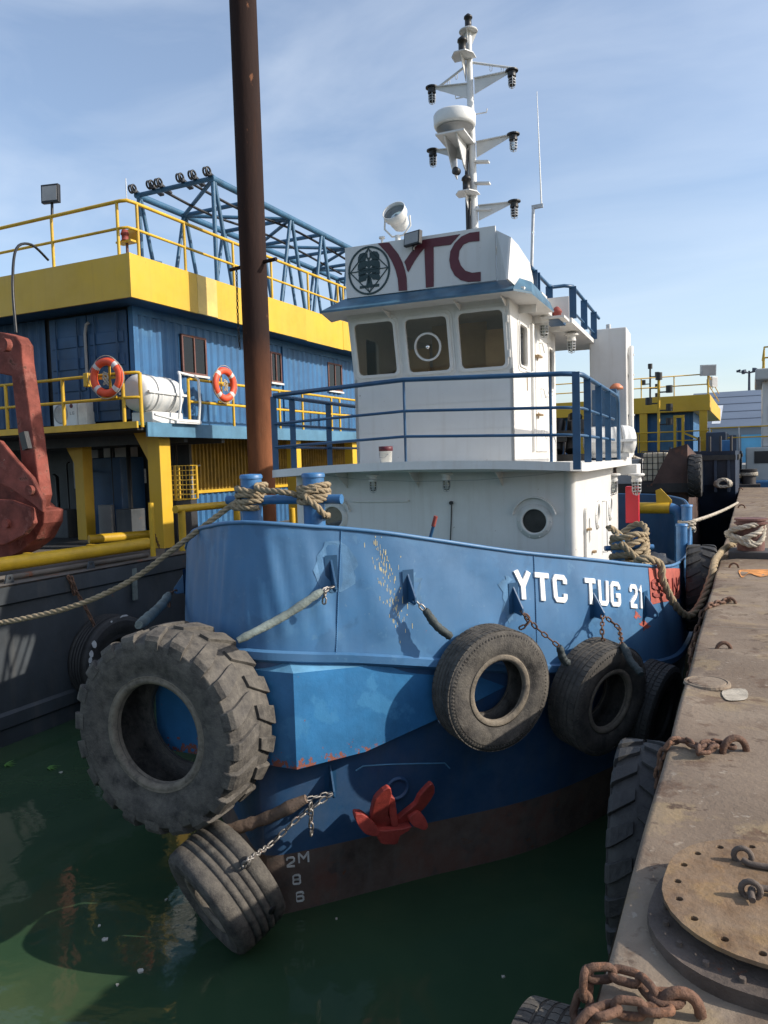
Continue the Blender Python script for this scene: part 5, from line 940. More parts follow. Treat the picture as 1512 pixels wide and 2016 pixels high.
chain('short doubled rusty chain end hanging on the work barge edge', [Wx(133, 1133, BX+.09), Wx(141, 1150, BX+.1), Wx(146, 1172, BX+.1)], .12, .015, 'chainr')
g = G(); p = Wx(265, 1150, BX+.05); g.obox(p, (.03, .12, .62), (1, 0, 0), (0, 1, 0)); o = g.ob('hanging_batten', 'sleeve', None, p); tag(o, 'pale strip of hose hanging on the dark barge side', 'hose')
# spud pile
pc_ = Wx(515, 930, -10.30); r_ = .305; PIL = thing('spud_pile', 'tall rusty steel pipe pile standing beside the work barge', 'pile', V((pc_.x, pc_.y, 0)))
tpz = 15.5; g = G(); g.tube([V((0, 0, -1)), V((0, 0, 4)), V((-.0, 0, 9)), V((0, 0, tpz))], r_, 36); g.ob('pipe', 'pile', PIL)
pp = bw(Wx(470, 521, pc_.x)); q = Wy(500, 521, pc_.y); tubeob('cross_pin', [V((-.72, .1, q.z)), V((.66, -.05, q.z+.03))], .045, 'pile', PIL); links(PIL, [V((-.4, -.1, q.z-.05)), V((-.42, -.1, q.z-1.1)), V((-.40, -.1, q.z-1.9))], .10, .011, 'black')
g = G()
for s in (-1, 1): g.box((-.75, s*.36-.03, 2.3), (.1, s*.36+.03, 2.55))
g.box((.34, -.36, 2.3), (.4, .36, 2.55)); g.ob('pile_guide', 'bhull', BAR, loc=None).location = V((pc_.x-BX, pc_.y, 0))
# grab bucket standing at the frame edge
GY = 10.9; GR = thing('clamshell_grab', 'weathered red clamshell grab standing on the work barge deck', 'grab', Wz(10, 1100, BZ)); go = GR.location.copy()
def gpoly(nm, pix, y, t_, bev=.03):
    q = [Wy(px, py, y)-go for px, py in pix]; q = [(v.x, v.z) for v in q]; ar = sum(a[0]*b[1]-b[0]*a[1] for a, b in zip(q, q[1:]+q[:1])); q = q if ar > 0 else q[::-1]
    g = G(); g.plate(q, [], lambda X, Y, H: V((X, y-go.y-H, Y)), t_); return g.ob(nm, 'grab', GR, bev=bev)
gpoly('link_arm', [(-30, 650), (8, 655), (32, 662), (42, 678), (44, 712), (60, 820), (80, 975), (74, 1000), (52, 985), (40, 900), (22, 740), (-30, 730)], GY, .30)
gpoly('jaw_frame', [(-60, 850), (0, 868), (30, 905), (62, 940), (84, 985), (84, 1010), (60, 990), (20, 962), (-60, 930)], GY-.36, .10)
gpoly('jaw_shell', [(-60, 935), (0, 945), (45, 975), (72, 1000), (87, 1005), (86, 1030), (70, 1062), (40, 1086), (0, 1104), (-60, 1110)], GY+.15, .50)
gpoly('jaw_lip', [(-60, 980), (20, 985), (60, 1000), (66, 1030), (48, 1052), (10, 1072), (-60, 1085)], GY-.37, .12)
for px, py, r in ((16, 680, .13), (66, 965, .10), (20, 1030, .09)): p = Wy(px, py, GY-.32)-go; g = G(); g.cyl(p, p+V((0, -.12, 0)), r, n=16); g.ob('pin', 'grab', GR)
p = Wy(50, 868, GY-.34)-go; g = G(); g.obox(p, (.16, .1, .34), (1, 0, .25), (0, 1, 0)); g.ob('hose_block', 'black', GR)
tubeob('hydraulic_hose', cr([Wy(32, 655, GY-.1)-go, Wy(25, 560, GY)-go, Wy(32, 490, GY+.4)-go, Wy(62, 482, GY+.9)-go, Wy(95, 512, GY+1.4)-go], 5), .028, 'black', GR)
# ================================================================== BARGE DECKHOUSE
PXE, PYE = -11.65, 12.5; WX_, WY_ = -12.35, 13.25; FZ = 5.40; RZ0, RZ1 = 8.0, 8.90; YEND = 27.5; XEND = -24.
DH = thing('barge_deckhouse', 'two storey blue container deckhouse with deep yellow roof band', 'deckhouse', (PXE, PYE, BZ)); OD = V((PXE, PYE, BZ))
def dl(p): return V(p)-OD
def dbox(nm, a, b, mat, bev=0, par=None): return boxob(nm, tuple(dl(a)), tuple(dl(b)), mat, par or DH, bev)
def dtube(nm, pts, r, mat, n=8, par=None): return tubeob(nm, [dl(p) for p in pts], r, mat, par or DH, n)
dbox('walkway', (XEND, PYE+.05, FZ-.06), (PXE-.05, YEND, FZ), 'sole'); dbox('walkway_beam', (PXE-.05, PYE+.3, FZ-.30), (PXE, YEND, FZ+.01), 'contb'); dbox('walkway_beam', (XEND, PYE, FZ-.12), (PXE-.02, PYE+.05, FZ+.02), 'yellow2')
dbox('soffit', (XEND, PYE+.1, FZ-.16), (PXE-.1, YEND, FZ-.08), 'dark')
def corr(g, p0, p1, z0, z1, n, pitch=.278, d=.04):
    p0, p1 = V(p0), V(p1); L = (p1-p0).length; u = (p1-p0).normalized(); pts = []; k = int(L/pitch); pitch = L/k
    for i in range(k):
        b = i*pitch
        for f, h in ((0, 0), (.25, 0), (.45, -1), (.80, -1)): pts.append(p0+u*(b+f*pitch)+V(n)*(h*d))
    pts.append(p1); g.grid([[p+V((0, 0, z1)) for p in pts], [p+V((0, 0, z0)) for p in pts]], False)
g = G(); corr(g, dl((WX_, WY_, BZ)), dl((WX_, YEND, BZ)), FZ+.15-BZ, RZ0-.15-BZ, (1, 0, 0)); g.ob('side_wall', 'cont', DH)
g = G(); g.box(dl((WX_-.08, WY_, FZ)), dl((WX_+.01, YEND, FZ+.15))); g.box(dl((WX_-.08, WY_, RZ0-.15)), dl((WX_+.01, YEND, RZ0+.2)))
for y in (WY_+.003, WY_+6.06, WY_+12.1): g.box(dl((WX_-.12, y, FZ+.1)), dl((WX_+.015, y+.16, RZ0)))
g.ob('wall_frame', 'cont', DH)
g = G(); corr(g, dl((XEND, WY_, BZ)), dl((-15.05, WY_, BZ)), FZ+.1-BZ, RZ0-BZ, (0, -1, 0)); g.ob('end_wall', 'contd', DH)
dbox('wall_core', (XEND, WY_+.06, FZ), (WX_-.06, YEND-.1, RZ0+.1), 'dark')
for k in range(2):                                   # container end doors with ribs and locking bars
    x1 = WX_-.16-k*1.2; x0 = x1-1.17; g = G(); g.box(dl((x0, WY_-.03, FZ+.12)), dl((x1, WY_+.02, RZ0-.05)))
    for z in (5.75, 6.25, 6.75, 7.25): g.box(dl((x0+.08, WY_-.055, z)), dl((x1-.08, WY_-.03, z+.26)))
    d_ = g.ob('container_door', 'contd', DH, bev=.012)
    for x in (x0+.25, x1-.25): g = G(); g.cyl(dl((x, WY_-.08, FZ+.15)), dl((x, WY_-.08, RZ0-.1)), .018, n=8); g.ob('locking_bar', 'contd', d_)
dtube('cable_conduit', [(WX_-1.2, WY_-.1, 7.75), (WX_-1.28, WY_-.1, 7.72), (WX_-1.33, WY_-.1, 7.5), (WX_-1.33, WY_-.1, 6.5)], .035, 'grey')
def dwindow(px0, px1, py0, py1):
    a = Wx(px0, (py0+py1)/2, WX_); b = Wx(px1, (py0+py1)/2, WX_); zt, zb = Wx(px0, py0, WX_).z, Wx(px0, py1, WX_).z; y0, y1 = a.y, b.y
    g = G(); fr_ = .05; X0_, X1_ = WX_-.03, WX_+.035
    for c in ((y0, zb, y1, zb+fr_), (y0, zt-fr_, y1, zt), (y0, zb+fr_, y0+fr_, zt-fr_), (y1-fr_, zb+fr_, y1, zt-fr_), ((y0+y1)/2-.02, zb+fr_, (y0+y1)/2+.02, zt-fr_)): g.box(dl((X0_, c[0], c[1])), dl((X1_, c[2], c[3])))
    w_ = g.ob('window', 'bollard', DH)
    for s in (0, 1): ya, yb = (y0+fr_, (y0+y1)/2-.02) if s == 0 else ((y0+y1)/2+.02, y1-fr_); dbox('pane', (WX_+.005, ya, zb+fr_), (WX_+.012, yb, zt-fr_), 'glassd', par=w_)
    dbox('window_back', (X0_-.0, y0, zb), (WX_-.01, y1, zt), 'grey', par=w_); dbox('sill', (WX_, y0-.04, zb-.05), (WX_+.07, y1+.04, zb), 'white2', par=w_)
dwindow(357, 405, 657, 735); dwindow(532, 553, 692, 752); dwindow(645, 672, 713, 768)
# fascia panels and roof
fy = [PYE]+[Wx(px, 560, PXE).y for px in (388, 426, 520, 600, 672)]+[YEND]; fz = 0
for i, (a, b) in enumerate(zip(fy, fy[1:])): j = .006*(i % 2)+random.uniform(0, .003); dbox('fascia_panel', (PXE-.06, a+.002, RZ0+random.uniform(-.01, .01)), (PXE+j, b-.002, RZ1), 'yelfade' if i == 1 else 'yellow')
fx = [PXE-.002, -15.2, -18.6, XEND]
for a, b in zip(fx, fx[1:]): dbox('fascia_panel', (b, PYE+random.uniform(0, .006), RZ0), (a-.06 if a == fx[0] else a-.002, PYE+.06, RZ1), 'yellow')
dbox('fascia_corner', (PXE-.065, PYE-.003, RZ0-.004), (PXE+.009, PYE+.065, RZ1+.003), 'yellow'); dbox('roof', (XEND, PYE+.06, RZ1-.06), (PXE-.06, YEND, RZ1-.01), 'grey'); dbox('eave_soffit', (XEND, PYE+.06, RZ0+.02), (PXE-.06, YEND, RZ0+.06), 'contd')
# roof railing
RT = 10.0; rx = PXE-.06; ry = PYE+.06; posts = [Wx(px, 560, rx).y for px in (367, 461, 535, 606, 664)]
for h, r in ((RT, .038), (RT-.55, .030)): dtube('roof_rail', [(XEND, ry, h), (rx-.18, ry, h), (rx-.03, ry+.04, h), (rx, ry+.2, h), (rx, YEND, h)], r, 'yellow2', 10)
for y in [ry+.3]+posts+[22, 24, 26.]: dtube('rail_post', [(rx, y, RZ1-.03), (rx, y, RT)], .034, 'yellow2', 10)
for px in (102, 232): p = Wy(px, 450, ry); dtube('rail_post', [(p.x, ry, RZ1-.03), (p.x, ry, RT)], .034, 'yellow2', 10)
p = Wy(100, 382, ry); flood(DH, dl(p), (.25, -1, .05), .42, .40, .1); dtube('floodlight_post', [(p.x, ry, RT-.02), (p.x, ry+.03, p.z-.05)], .03, 'black')
p = Wy(256, 466, ry+.3); b_ = dbox('beacon_bracket', (p.x-.22, ry+.1, p.z-.16), (p.x+.2, ry+.3, p.z-.12), 'yellow2'); dbox('bracket_plate', (p.x-.22, ry+.3, p.z-.16), (p.x+.2, ry+.32, p.z+.16), 'yellow2', par=b_)
g = G(); g.lathe([(0, .24), (.06, .22), (.08, .16), (.09, .15), (.09, .12), (.07, .11), (.07, .02), (.09, 0), (0, 0)], dl((p.x, ry+.15, p.z-.12)), (0, 0, 1), 18); g.ob('beacon', 'primer_letter', b_); dtube('beacon_post', [(p.x, ry+.2, RZ1-.05), (p.x, ry+.2, p.z-.16)], .03, 'bollard', par=b_)
p = Wy(249, 385, ry+.1); dtube('roof_aerial', [(p.x, ry+.1, p.z-.1), (p.x, ry+.1, p.z+.35)], .01, 'steel')
# lattice boom lying over the roof
LT = thing('lattice_frame', 'blue tubular lattice frame with cable sheaves standing on the deckhouse roof', 'frame', Wx(418, 352, -12.9)); LO = V(LT.location); TZ = LO.z; ly = LO.y; lx = Wy(272, 385, ly).x; xr = LO.x
xl = lx; yl = Wx(680, 485, xr).y
def ltube(nm, a, b, r): return tubeob(nm, [V(a)-LO, V(b)-LO], r, 'truss', LT, 10)
ltube('chord', (xr, ly-.05, TZ), (xr, yl+6, TZ), .095); ltube('chord', (xl, ly-.05, TZ), (xl, yl+6, TZ), .095); ltube('end_bar', (xl-.1, ly, TZ+.01), (xr+.08, ly, TZ+.01), .065)
nn_ = 7; yy = [ly+(yl+6-ly)*k/nn_ for k in range(nn_+1)]
for k, y in enumerate(yy):
    if k: ltube('cross_bar', (xl, y, TZ-.02), (xr, y, TZ-.02), .062)
    if k < nn_: ltube('cross_brace', (xl if k % 2 else xr, y, TZ-.03), (xr if k % 2 else xl, yy[k+1], TZ-.03), .056)
    for x in (xl, xr):
        if k: ltube('lacing', (x, y, TZ), (x, y-(yy[1]-ly)*.42, RZ1-.02), .058)
        if k < nn_: ltube('lacing', (x, y+.08, TZ), (x, y+(yy[1]-ly)*.42, RZ1-.02), .058)
for x in (xl, xr): ltube('leg', (x, ly+.02, TZ), (x, ly+.02, RZ1-.03), .062)
for k in range(3): ltube('rung', (xl, ly, RZ1+.3+.55*k), (xl+.35-.05*k, ly+.55, RZ1+.3+.55*k), .03)
for f in (-.03, .22, .33, .62, .78, .97):
    x = xl+(xr-xl)*f; g = G()
    for d in (0, .09): g.tube([V((x+d, ly-.18+.10*math.cos(a), TZ+.14+.10*math.sin(a)))-LO for a in [2*math.pi*i/14 for i in range(14)]], .028, 7, closed=True)
    g.bar(V((x+.04, ly+.3, TZ-.0))-LO, V((x+.04, ly-.15, TZ+.12))-LO, .14, .06); g.ob('sheave', 'black', LT)
for f in (.3, .7): x = xl+(xr-xl)*f; tubeob('hose_run', cr([V((x, ly+.1, TZ+.05))-LO, V((x+.2, ly+2, TZ-.15))-LO, V((x+.4, ly+5, TZ-.1))-LO, V((x, yl+3, TZ-.12))-LO], 5), .04, 'black', LT)
# walkway rails
WT = FZ+1.05; p1 = Wx(276, 760, PXE-.05).y; p2 = Wx(372, 760, PXE-.05).y; side = [Wx(px, 790, PXE-.05).y for px in (372, 459, 550, 595, 652)]
for h in (WT, WT-.52):
    dtube('walkway_rail', [(XEND, PYE+.06, h), (PXE-.35, PYE+.06, h), (PXE-.08, PYE+.12, h), (PXE-.05, p1, h)], .034, 'yellow2', 10); dtube('walkway_rail', [(PXE-.05, p2, h), (PXE-.05, YEND, h)], .034, 'yellow2', 10)
for y in side+[21.5, 23.5, 25.5]: dtube('rail_post', [(PXE-.05, y, FZ-.1), (PXE-.05, y, WT)], .034, 'yellow2', 10)
dtube('rail_post', [(PXE-.05, p1, FZ-.1), (PXE-.05, p1, WT)], .042, 'yellow2', 10)
for px in (12, 124, 243): p = Wy(px, 780, PYE+.06); dtube('rail_post', [(p.x, PYE+.06, FZ-.1), (p.x, PYE+.06, WT)], .040, 'yellow2', 10)
p = Wy(167, 735, PYE); dbox('rail_clamp', (p.x-.07, PYE-.0, WT-.22), (p.x+.07, PYE+.14, WT+.08), 'yellow2', .02)
# lower storey
for px, py, wd in ((322, 1078, .36), (172, 1062, .32)):
    p = Wz(px, py, BZ); g = G(); g.box(dl((p.x-wd/2, p.y-wd/2, BZ)), dl((p.x+wd/2, p.y+wd/2, FZ-.12))); g.plate([(0, -.9), (0, 0), (-.55, 0)], [], lambda X, Y, H: dl((p.x-wd/2+X, p.y+H, FZ-.12+Y)), .03); g.ob('pillar', 'yellow', DH, bev=.012)
for px in (580, 692): y = Wx(px, 930, PXE-.3).y; dbox('pillar', (PXE-.45, y-.16, BZ), (PXE-.15, y+.16, FZ-.3), 'yellow', .012)
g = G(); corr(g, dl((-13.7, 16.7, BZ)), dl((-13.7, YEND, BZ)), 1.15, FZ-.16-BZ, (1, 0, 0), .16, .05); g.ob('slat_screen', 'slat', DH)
g = G(); corr(g, dl((-13.65, 16.7, BZ)), dl((-13.65, YEND, BZ)), 0, 1.1, (1, 0, 0), .25, .05); g.ob('lower_wall', 'cont', DH)
dbox('lower_back_wall', (XEND, 16.6, BZ), (-13.7, 16.7, FZ-.1), 'bhull'); dbox('screen_beam', (-13.67, 16.7, BZ+1.1), (-13.60, YEND, BZ+1.18), 'yellow2')
dbox('switch_cabinet', (-17.6, 16.2, 3.9), (-16.6, 16.6, 5.0), 'grey', .02); dbox('switch_cabinet', (-16.4, 16.2, 3.6), (-15.5, 16.6, 5.1), 'white2', .02); dbox('floor_plate', (XEND, 12.8, BZ+.004), (-12.2, 16.6, BZ+.008), 'dark')
for k in range(9):
    x = -13.0-.62*k+random.uniform(-.2, .2); y = 15.6+random.uniform(-.6, .7); h = random.uniform(1.2, 2.6); dtube('service_pipe', [(x, y, BZ), (x, y, BZ+h), (x+random.uniform(-.5, .5), y+.3, BZ+h+.05)], random.uniform(.025, .06), random.choice(['grey', 'bhull', 'yellow2', 'black']))
for k in range(6):
    x = -14.6-1.15*k; y = 15.2+random.uniform(-.4, .6); a_, b_ = random.uniform(.3, .7), random.uniform(.35, 1.0); dbox('equipment_box', (x-a_/2, y, BZ), (x+a_/2, y+.5, BZ+b_), random.choice(['grey', 'bhull', 'cont', 'black']), .02)
for y in (14.2, 15.6): dbox('ceiling_beam', (XEND, y, FZ-.4), (PXE-.2, y+.12, FZ-.16), 'bhull')
# fan cage, winch, sign, AC, buoys, raft -> own things
fa_, fb_ = Wx(347, 985, -12.25), Wx(389, 985, -12.25); zt = Wx(347, 917, -12.25).z; z0 = fa_.z; FG = thing('fan_cage', 'yellow wire cage box standing beside the yellow pillar', 'cage', V((-12.25, fa_.y, z0)))
dx = .55; ly_ = fb_.y-fa_.y; hz_ = zt-z0
for y in (0, ly_):
    for x in (0, -dx): tubeob('post', [V((x, y, 0)), V((x, y, hz_))], .035, 'yellow2', FG)
g = G()
for k in range(8): z = hz_*k/7; g.tube([V((0, 0, z)), V((0, ly_, z)), V((-dx, ly_, z)), V((-dx, 0, z))], .010, 5, closed=True)
for k in range(7): y = ly_*k/6; g.tube([V((.0, y, 0)), V((.0, y, hz_)), V((-dx, y, hz_)), V((-dx, y, 0))], .010, 5, closed=True)
g.ob('mesh', 'yellow2', FG); boxob('stand', (-dx, 0, BZ-z0), (-.02, ly_, 0), 'dark', FG)
w0 = Wz(245, 1050, BZ); WN = thing('barge_winch', 'blue enclosed winch machine in the shade under the deckhouse', 'winch', w0)
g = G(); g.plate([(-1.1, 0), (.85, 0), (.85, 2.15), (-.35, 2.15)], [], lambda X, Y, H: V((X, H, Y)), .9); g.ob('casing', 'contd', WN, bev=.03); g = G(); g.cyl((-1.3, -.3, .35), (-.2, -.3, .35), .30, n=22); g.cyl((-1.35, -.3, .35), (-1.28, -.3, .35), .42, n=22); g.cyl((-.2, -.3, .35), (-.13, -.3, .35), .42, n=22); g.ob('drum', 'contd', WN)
p = Wp(280, 937, w0+V((0, -.02, 0)), V((0, 1, 0)))-w0; g = G(); g.box((p.x-.13, -.015, p.z-.2), (p.x+.13, -.003, p.z+.2)); sgn = g.ob('warning_notice', 'paper', WN); g = G()
for k in range(7): g.box((p.x-.1, -.019, p.z+.15-.05*k), (p.x+(.1 if k % 3 else .04), -.0155, p.z+.165-.05*k))
g.ob('notice_lines', 'grey', sgn)
a = Wy(108, 828, PYE+.5); b = Wy(150, 828, PYE+.5); AC = thing('air_conditioner', 'white air conditioner outdoor unit behind the yellow walkway rail', 'air conditioner', V(((a.x+b.x)/2, PYE+.5, FZ))); hwid = (b.x-a.x)/2*1.12
g = G(); g.box((-hwid, 0, .03), (hwid, .3, .62)); g.ob('casing', 'raft', AC, bev=.02)
g = G(); g.lathe([(.19, .004), (.215, .012), (.225, .004)], (-hwid*.35, 0, .33), (0, -1, 0), 30)
for k in range(6): g.tube([V((-hwid*.35+(.03+.028*k)*math.cos(t), -.012, .33+(.03+.028*k)*math.sin(t))) for t in [2*math.pi*i/24 for i in range(24)]], .004, 4, closed=True)
g.ob('fan_grille', 'grey', AC); g = G(); g.relief(glyph('L', hwid*.42, .30, .05, .07, .014)+glyph('G', hwid*.42+.075, .30, .055, .07, .014), lambda X, Y, H: V((X, -.001-H, Y)), .004); g.ob('maker_letters', 'grey', AC)
g = G(); g.lathe([(0, .006), (.05, .006), (.05, 0)], (hwid*.55, 0, .50), (0, -1, 0), 18, sm=False); g.ob('maker_badge', 'maroon', AC)
boxob('pipe_cover', (hwid+.02, .0, .0), (hwid+.3, .25, .6), 'paper', AC, .015)
def buoy(label, c, n, R0_=.30, r0=.075, up=V((0, 0, 1))):
    n = V(n).normalized(); t = thing('lifebuoy', label, 'lifebuoy', c); x = up.cross(n).normalized(); nn2 = 48
    def P(a, b): return (x*math.cos(a)+up*math.sin(a))*(R0_+r0*math.cos(b))+n*(r0*.85*math.sin(b))
    g = G(); rows = [[P(2*math.pi*i/nn2, 2*math.pi*j/14) for j in range(14)] for i in range(nn2)]; rows.append(rows[0]); g.grid(rows, True, True); rg = g.ob('ring', 'lifebuoy', t, weld=True)
    for q in range(4):
        g = G(); a0 = math.pi/4+q*math.pi/2; rows = [[(x*math.cos(a)+up*math.sin(a))*(R0_+r0*1.03*math.cos(b))+n*(r0*.88*math.sin(b)) for b in [2*math.pi*j/14 for j in range(14)]] for a in (a0-.13, a0-.04, a0+.04, a0+.13)]; g.grid(rows, True, True); g.ob('reflective_band', 'buoyband', rg)
    g = G(); m = 40; g.tube([(x*math.cos(a)+up*math.sin(a))*(R0_+r0*1.02+.035*abs(math.sin(2*(a-math.pi/4))))+n*.02 for a in [2*math.pi*i/m for i in range(m)]], .009, 5, closed=True); g.ob('grab_line', 'ropew', rg)
    g = G(); rope_mesh(g, [n*.04+x*(.07*math.cos(k*1.9))+up*(.12*math.sin(k*1.3)-.03*k/6) for k in range(14)], .013); g.ob('heaving_line', 'ropew', rg)
    g = G(); g.bar(-x*.36-n*.09, x*.36-n*.09, .05, .02, n); g.bar(-up*.42-n*.10, up*.36-n*.10, .05, .02, n); g.bar(x*.2-up*.42-n*.05, -x*.2-up*.42-n*.05, .05, .04, n); g.ob('bracket', 'yellow2', t); return t
buoy('orange lifebuoy on the walkway rail next to the air conditioner', Wy(210, 743, PYE-.08), (.1, -1, 0), .335, .085); buoy('orange lifebuoy on the walkway rail between liferaft and rusty pile', Wx(442, 757, PXE+.08), (1, -.05, 0), .335, .085)
q = Wx(312, 757, PXE-.35); rc_ = V((PXE-.42, (p1+p2)/2+.02, FZ+.66)); RF2 = raft('white liferaft canister in a white tube cradle at the walkway corner', rc_, (0, 1, -.02), .40, 1.32)
yy0 = .42
for y in (.30,): tubeob('cradle_hoop', [V((.52, y-.12, -.62)), V((.55, y-.05, -.2)), V((.50, y+.02, .42)), V((.42, y+.06, .50)), V((.42, y+.62, .46)), V((.50, y+.66, .38)), V((.55, y+.62, -.2)), V((.52, y+.58, -.62))], .030, 'raft', RF2, 10)
tubeob('cradle_foot', [V((.45, -.5, -.48)), V((.52, .2, -.60)), V((.52, .95, -.62))], .03, 'raft', RF2, 8); boxob('cradle_base', (-.3, -.4, -.66), (.3, .6, -.40), 'raft', RF2, .02); boxob('cradle_rail', (.46, .1, -.66), (.54, .95, -.56), 'raft', RF2, .01)
# ================================================================== BACKGROUND
def bgbox(par, nm, a, b, mat, o, bev=0): return boxob(nm, tuple(V(a)-o), tuple(V(b)-o), mat, par, bev)
struct(boxob('quay', (-120, 78, -3), (300, 420, 3.2), 'quay', None))
# warehouse
o = V((10, 92, 3.2)); WH = thing('warehouse', 'long warehouse with blue grey sheet roof and pale roof lights', 'warehouse', o); hx0 = Wy(1352, 860, 92).x; ez = Wy(1450, 838, 92).z; rz_ = Wy(1450, 770, 112).z
bgbox(WH, 'wall', (hx0, 92, 3.2), (70, 132, ez), 'shed', o); g = G(); g.add([V(p)-o for p in ((hx0-.5, 91.4, ez-.1), (70.5, 91.4, ez-.1), (70.5, 112, rz_), (hx0-.5, 112, rz_), (70.5, 132.6, ez-.1), (hx0-.5, 132.6, ez-.1))], [(0, 1, 2, 3), (3, 2, 4, 5), (0, 3, 5), (1, 4, 2)]); RFW = g.ob('roof', 'roof', WH)
sl = (rz_-ez+.1)/20.6
def roofp(x, y, h=.04): return V((x, y, ez-.1+(y-91.4)*sl+h))-o
for x in (hx0+2.5, hx0+9, hx0+18, hx0+28): g = G(); g.add([roofp(x, 93), roofp(x+.9, 93), roofp(x+.9, 103), roofp(x, 103)], [(0, 1, 2, 3)]); g.ob('roof_light', 'skylight', RFW)
for y in (95, 99, 103.5, 108): g = G(); g.add([roofp(hx0-.5, y, .03), roofp(70, y, .03), roofp(70, y+.35, .03), roofp(hx0-.5, y+.35, .03)], [(0, 1, 2, 3)]); g.ob('roof_lap', 'navy', RFW)
for a, b, m_ in ((hx0+1, hx0+5, 'navy'), (hx0+5.5, hx0+8.5, 'cyan'), (hx0+9, hx0+11, 'yellow'), (hx0+13, hx0+19, 'navy')): bgbox(WH, 'loading_door', (a, 91.9, 3.2), (b, 92.02, 6.2), m_, o)
# harbour light mast
p = Wy(1475, 770, 150); o = V((p.x, 150, 3.2)); LM = thing('light_mast', 'tall floodlight mast rising behind the warehouse', 'light mast', o); hz = Wy(1475, 730, 150).z-3.2; tubeob('pole', [V((0, 0, 0)), V((0, 0, hz))], [.35, .18], 'navy', LM)
for k in range(6): a = math.pi*k/3; g = G(); g.obox((1.7*math.cos(a), 1.7*math.sin(a), hz-.1+.2*(k % 2)), (.7, .5, .35), (math.cos(a), math.sin(a), -.3)); g.bar((0, 0, hz-.4), (1.7*math.cos(a), 1.7*math.sin(a), hz-.1), .14, .14); g.ob('lamp_head', 'navy', LM)
# second work barge far astern
FY = 46; o = V((Wy(1398, 880, FY).x, FY, 0)); xr_ = o.x; FB = thing('work_barge', 'distant work barge with blue house and yellow roof band beyond the tug', 'barge', o)
def Fz(py, px=1390): return Wy(px, py, FY).z
zt_, zb_, zd = Fz(776), Fz(808), Fz(884); L_ = 15
bgbox(FB, 'hull', (xr_-L_, FY-.8, -1), (xr_+.3, FY+26, zd-.1), 'navy', o, .05); bgbox(FB, 'house', (xr_-L_, FY+.7, zd-.1), (xr_-.9, FY+16, zb_+.1), 'cont', o); bgbox(FB, 'roof_band', (xr_-L_, FY, zb_), (xr_, FY+16.5, zt_), 'yellow', o, .02)
for x in (xr_-.35, xr_-3.5, xr_-7): bgbox(FB, 'pillar', (x-.2, FY+.05, zd-.1), (x+.2, FY+.4, zb_+.05), 'yellow', o)
for k in range(18): x = xr_-1.2-.72*k; bgbox(FB, 'wall_rib', (x, FY+.62, zd), (x+.12, FY+.71, zb_), 'cont', o)
bgbox(FB, 'door', (xr_-2.6, FY+.6, zd), (xr_-1.7, FY+.69, zd+2), 'contb', o)
for h in (zt_+.55, zt_+1.1): tubeob('roof_rail', [V((xr_-L_, FY+.1, h))-o, V((xr_-.1, FY+.1, h))-o, V((xr_-.1, FY+16, h))-o], .035, 'yellow2', FB, 6)
for k in range(9): x = xr_-.1-1.75*k; tubeob('rail_post', [V((x, FY+.1, zt_-.02))-o, V((x, FY+.1, zt_+1.1))-o], .035, 'yellow2', FB, 6)
for h in (zd+.5, zd+1.0): tubeob('deck_rail', [V((xr_-L_, FY-.6, h))-o, V((xr_+.1, FY-.6, h))-o], .04, 'yellow2', FB, 6)
for k in range(8): x = xr_+.1-1.9*k; tubeob('rail_post', [V((x, FY-.6, zd-.15))-o, V((x, FY-.6, zd+1.0))-o], .04, 'yellow2', FB, 6)
a = Wy(1326, 850, FY-.6); b = Wy(1347, 822, FY-.6); g = G(); g.box(V((a.x, FY-.65, zd-.1))-o, V((a.x+.14, FY-.5, b.z))-o); g.box(V((b.x-.14, FY-.65, zd-.1))-o, V((b.x, FY-.5, b.z))-o); g.box(V((a.x, FY-.66, b.z-.002))-o, V((b.x, FY-.49, b.z+.14))-o); g.bar(V((b.x, FY-.6, zd+.9))-o, V((b.x+1.9, FY-.6, zd-.0))-o, .16, .1); g.ob('gangway_frame', 'yellow2', FB)
p = Wy(1394, 729, FY+.1); flood(FB, p-o, (.4, -1, -.1), .8, .6, .25, 'steel'); tubeob('light_post', [V((p.x, FY+.1, zt_))-o, V((p.x, FY+.1, p.z-.3))-o], .05, 'yellow2', FB)
p = Wy(1403, 752, FY+4); flood(FB, p-o, (1, -.5, 0), .6, .6, .3, 'steel')
# signal masts of other craft over the far barge
for px, y0, y1, yv, m_, lab in ((1278, 800, 722, 62, 'black', 'thin dark signal mast with lamps rising behind the far barge'), (1296, 862, 742, 42, 'yellow2', 'yellow signal mast with dark lamps before the far barge house')):
    a = Wy(px, y0, yv); b = Wy(px+(2 if yv > 60 else 1), y1, yv); SM = thing('signal_mast', lab, 'mast', V((a.x, yv, 0 if yv > 60 else 3.5))); mo = V(SM.location); tubeob('pole', [V((0, 0, 0)), V((b.x-a.x, 0, b.z-mo.z))], .07, m_, SM, 8)
    for k, (f, s) in enumerate(((0, 0), (.22, 1), (.4, -1), (.52, 1), (.75, 1))): z = b.z-mo.z-(b.z-a.z)*f; g = G(); g.cyl((b.x-a.x+s*.5, 0, z-.15), (b.x-a.x+s*.5, 0, z+.22), .17, n=10); g.bar((b.x-a.x, 0, z-.1), (b.x-a.x+s*.5+.01, 0, z-.1), .07, .07); g.ob('lamp', 'black', SM)
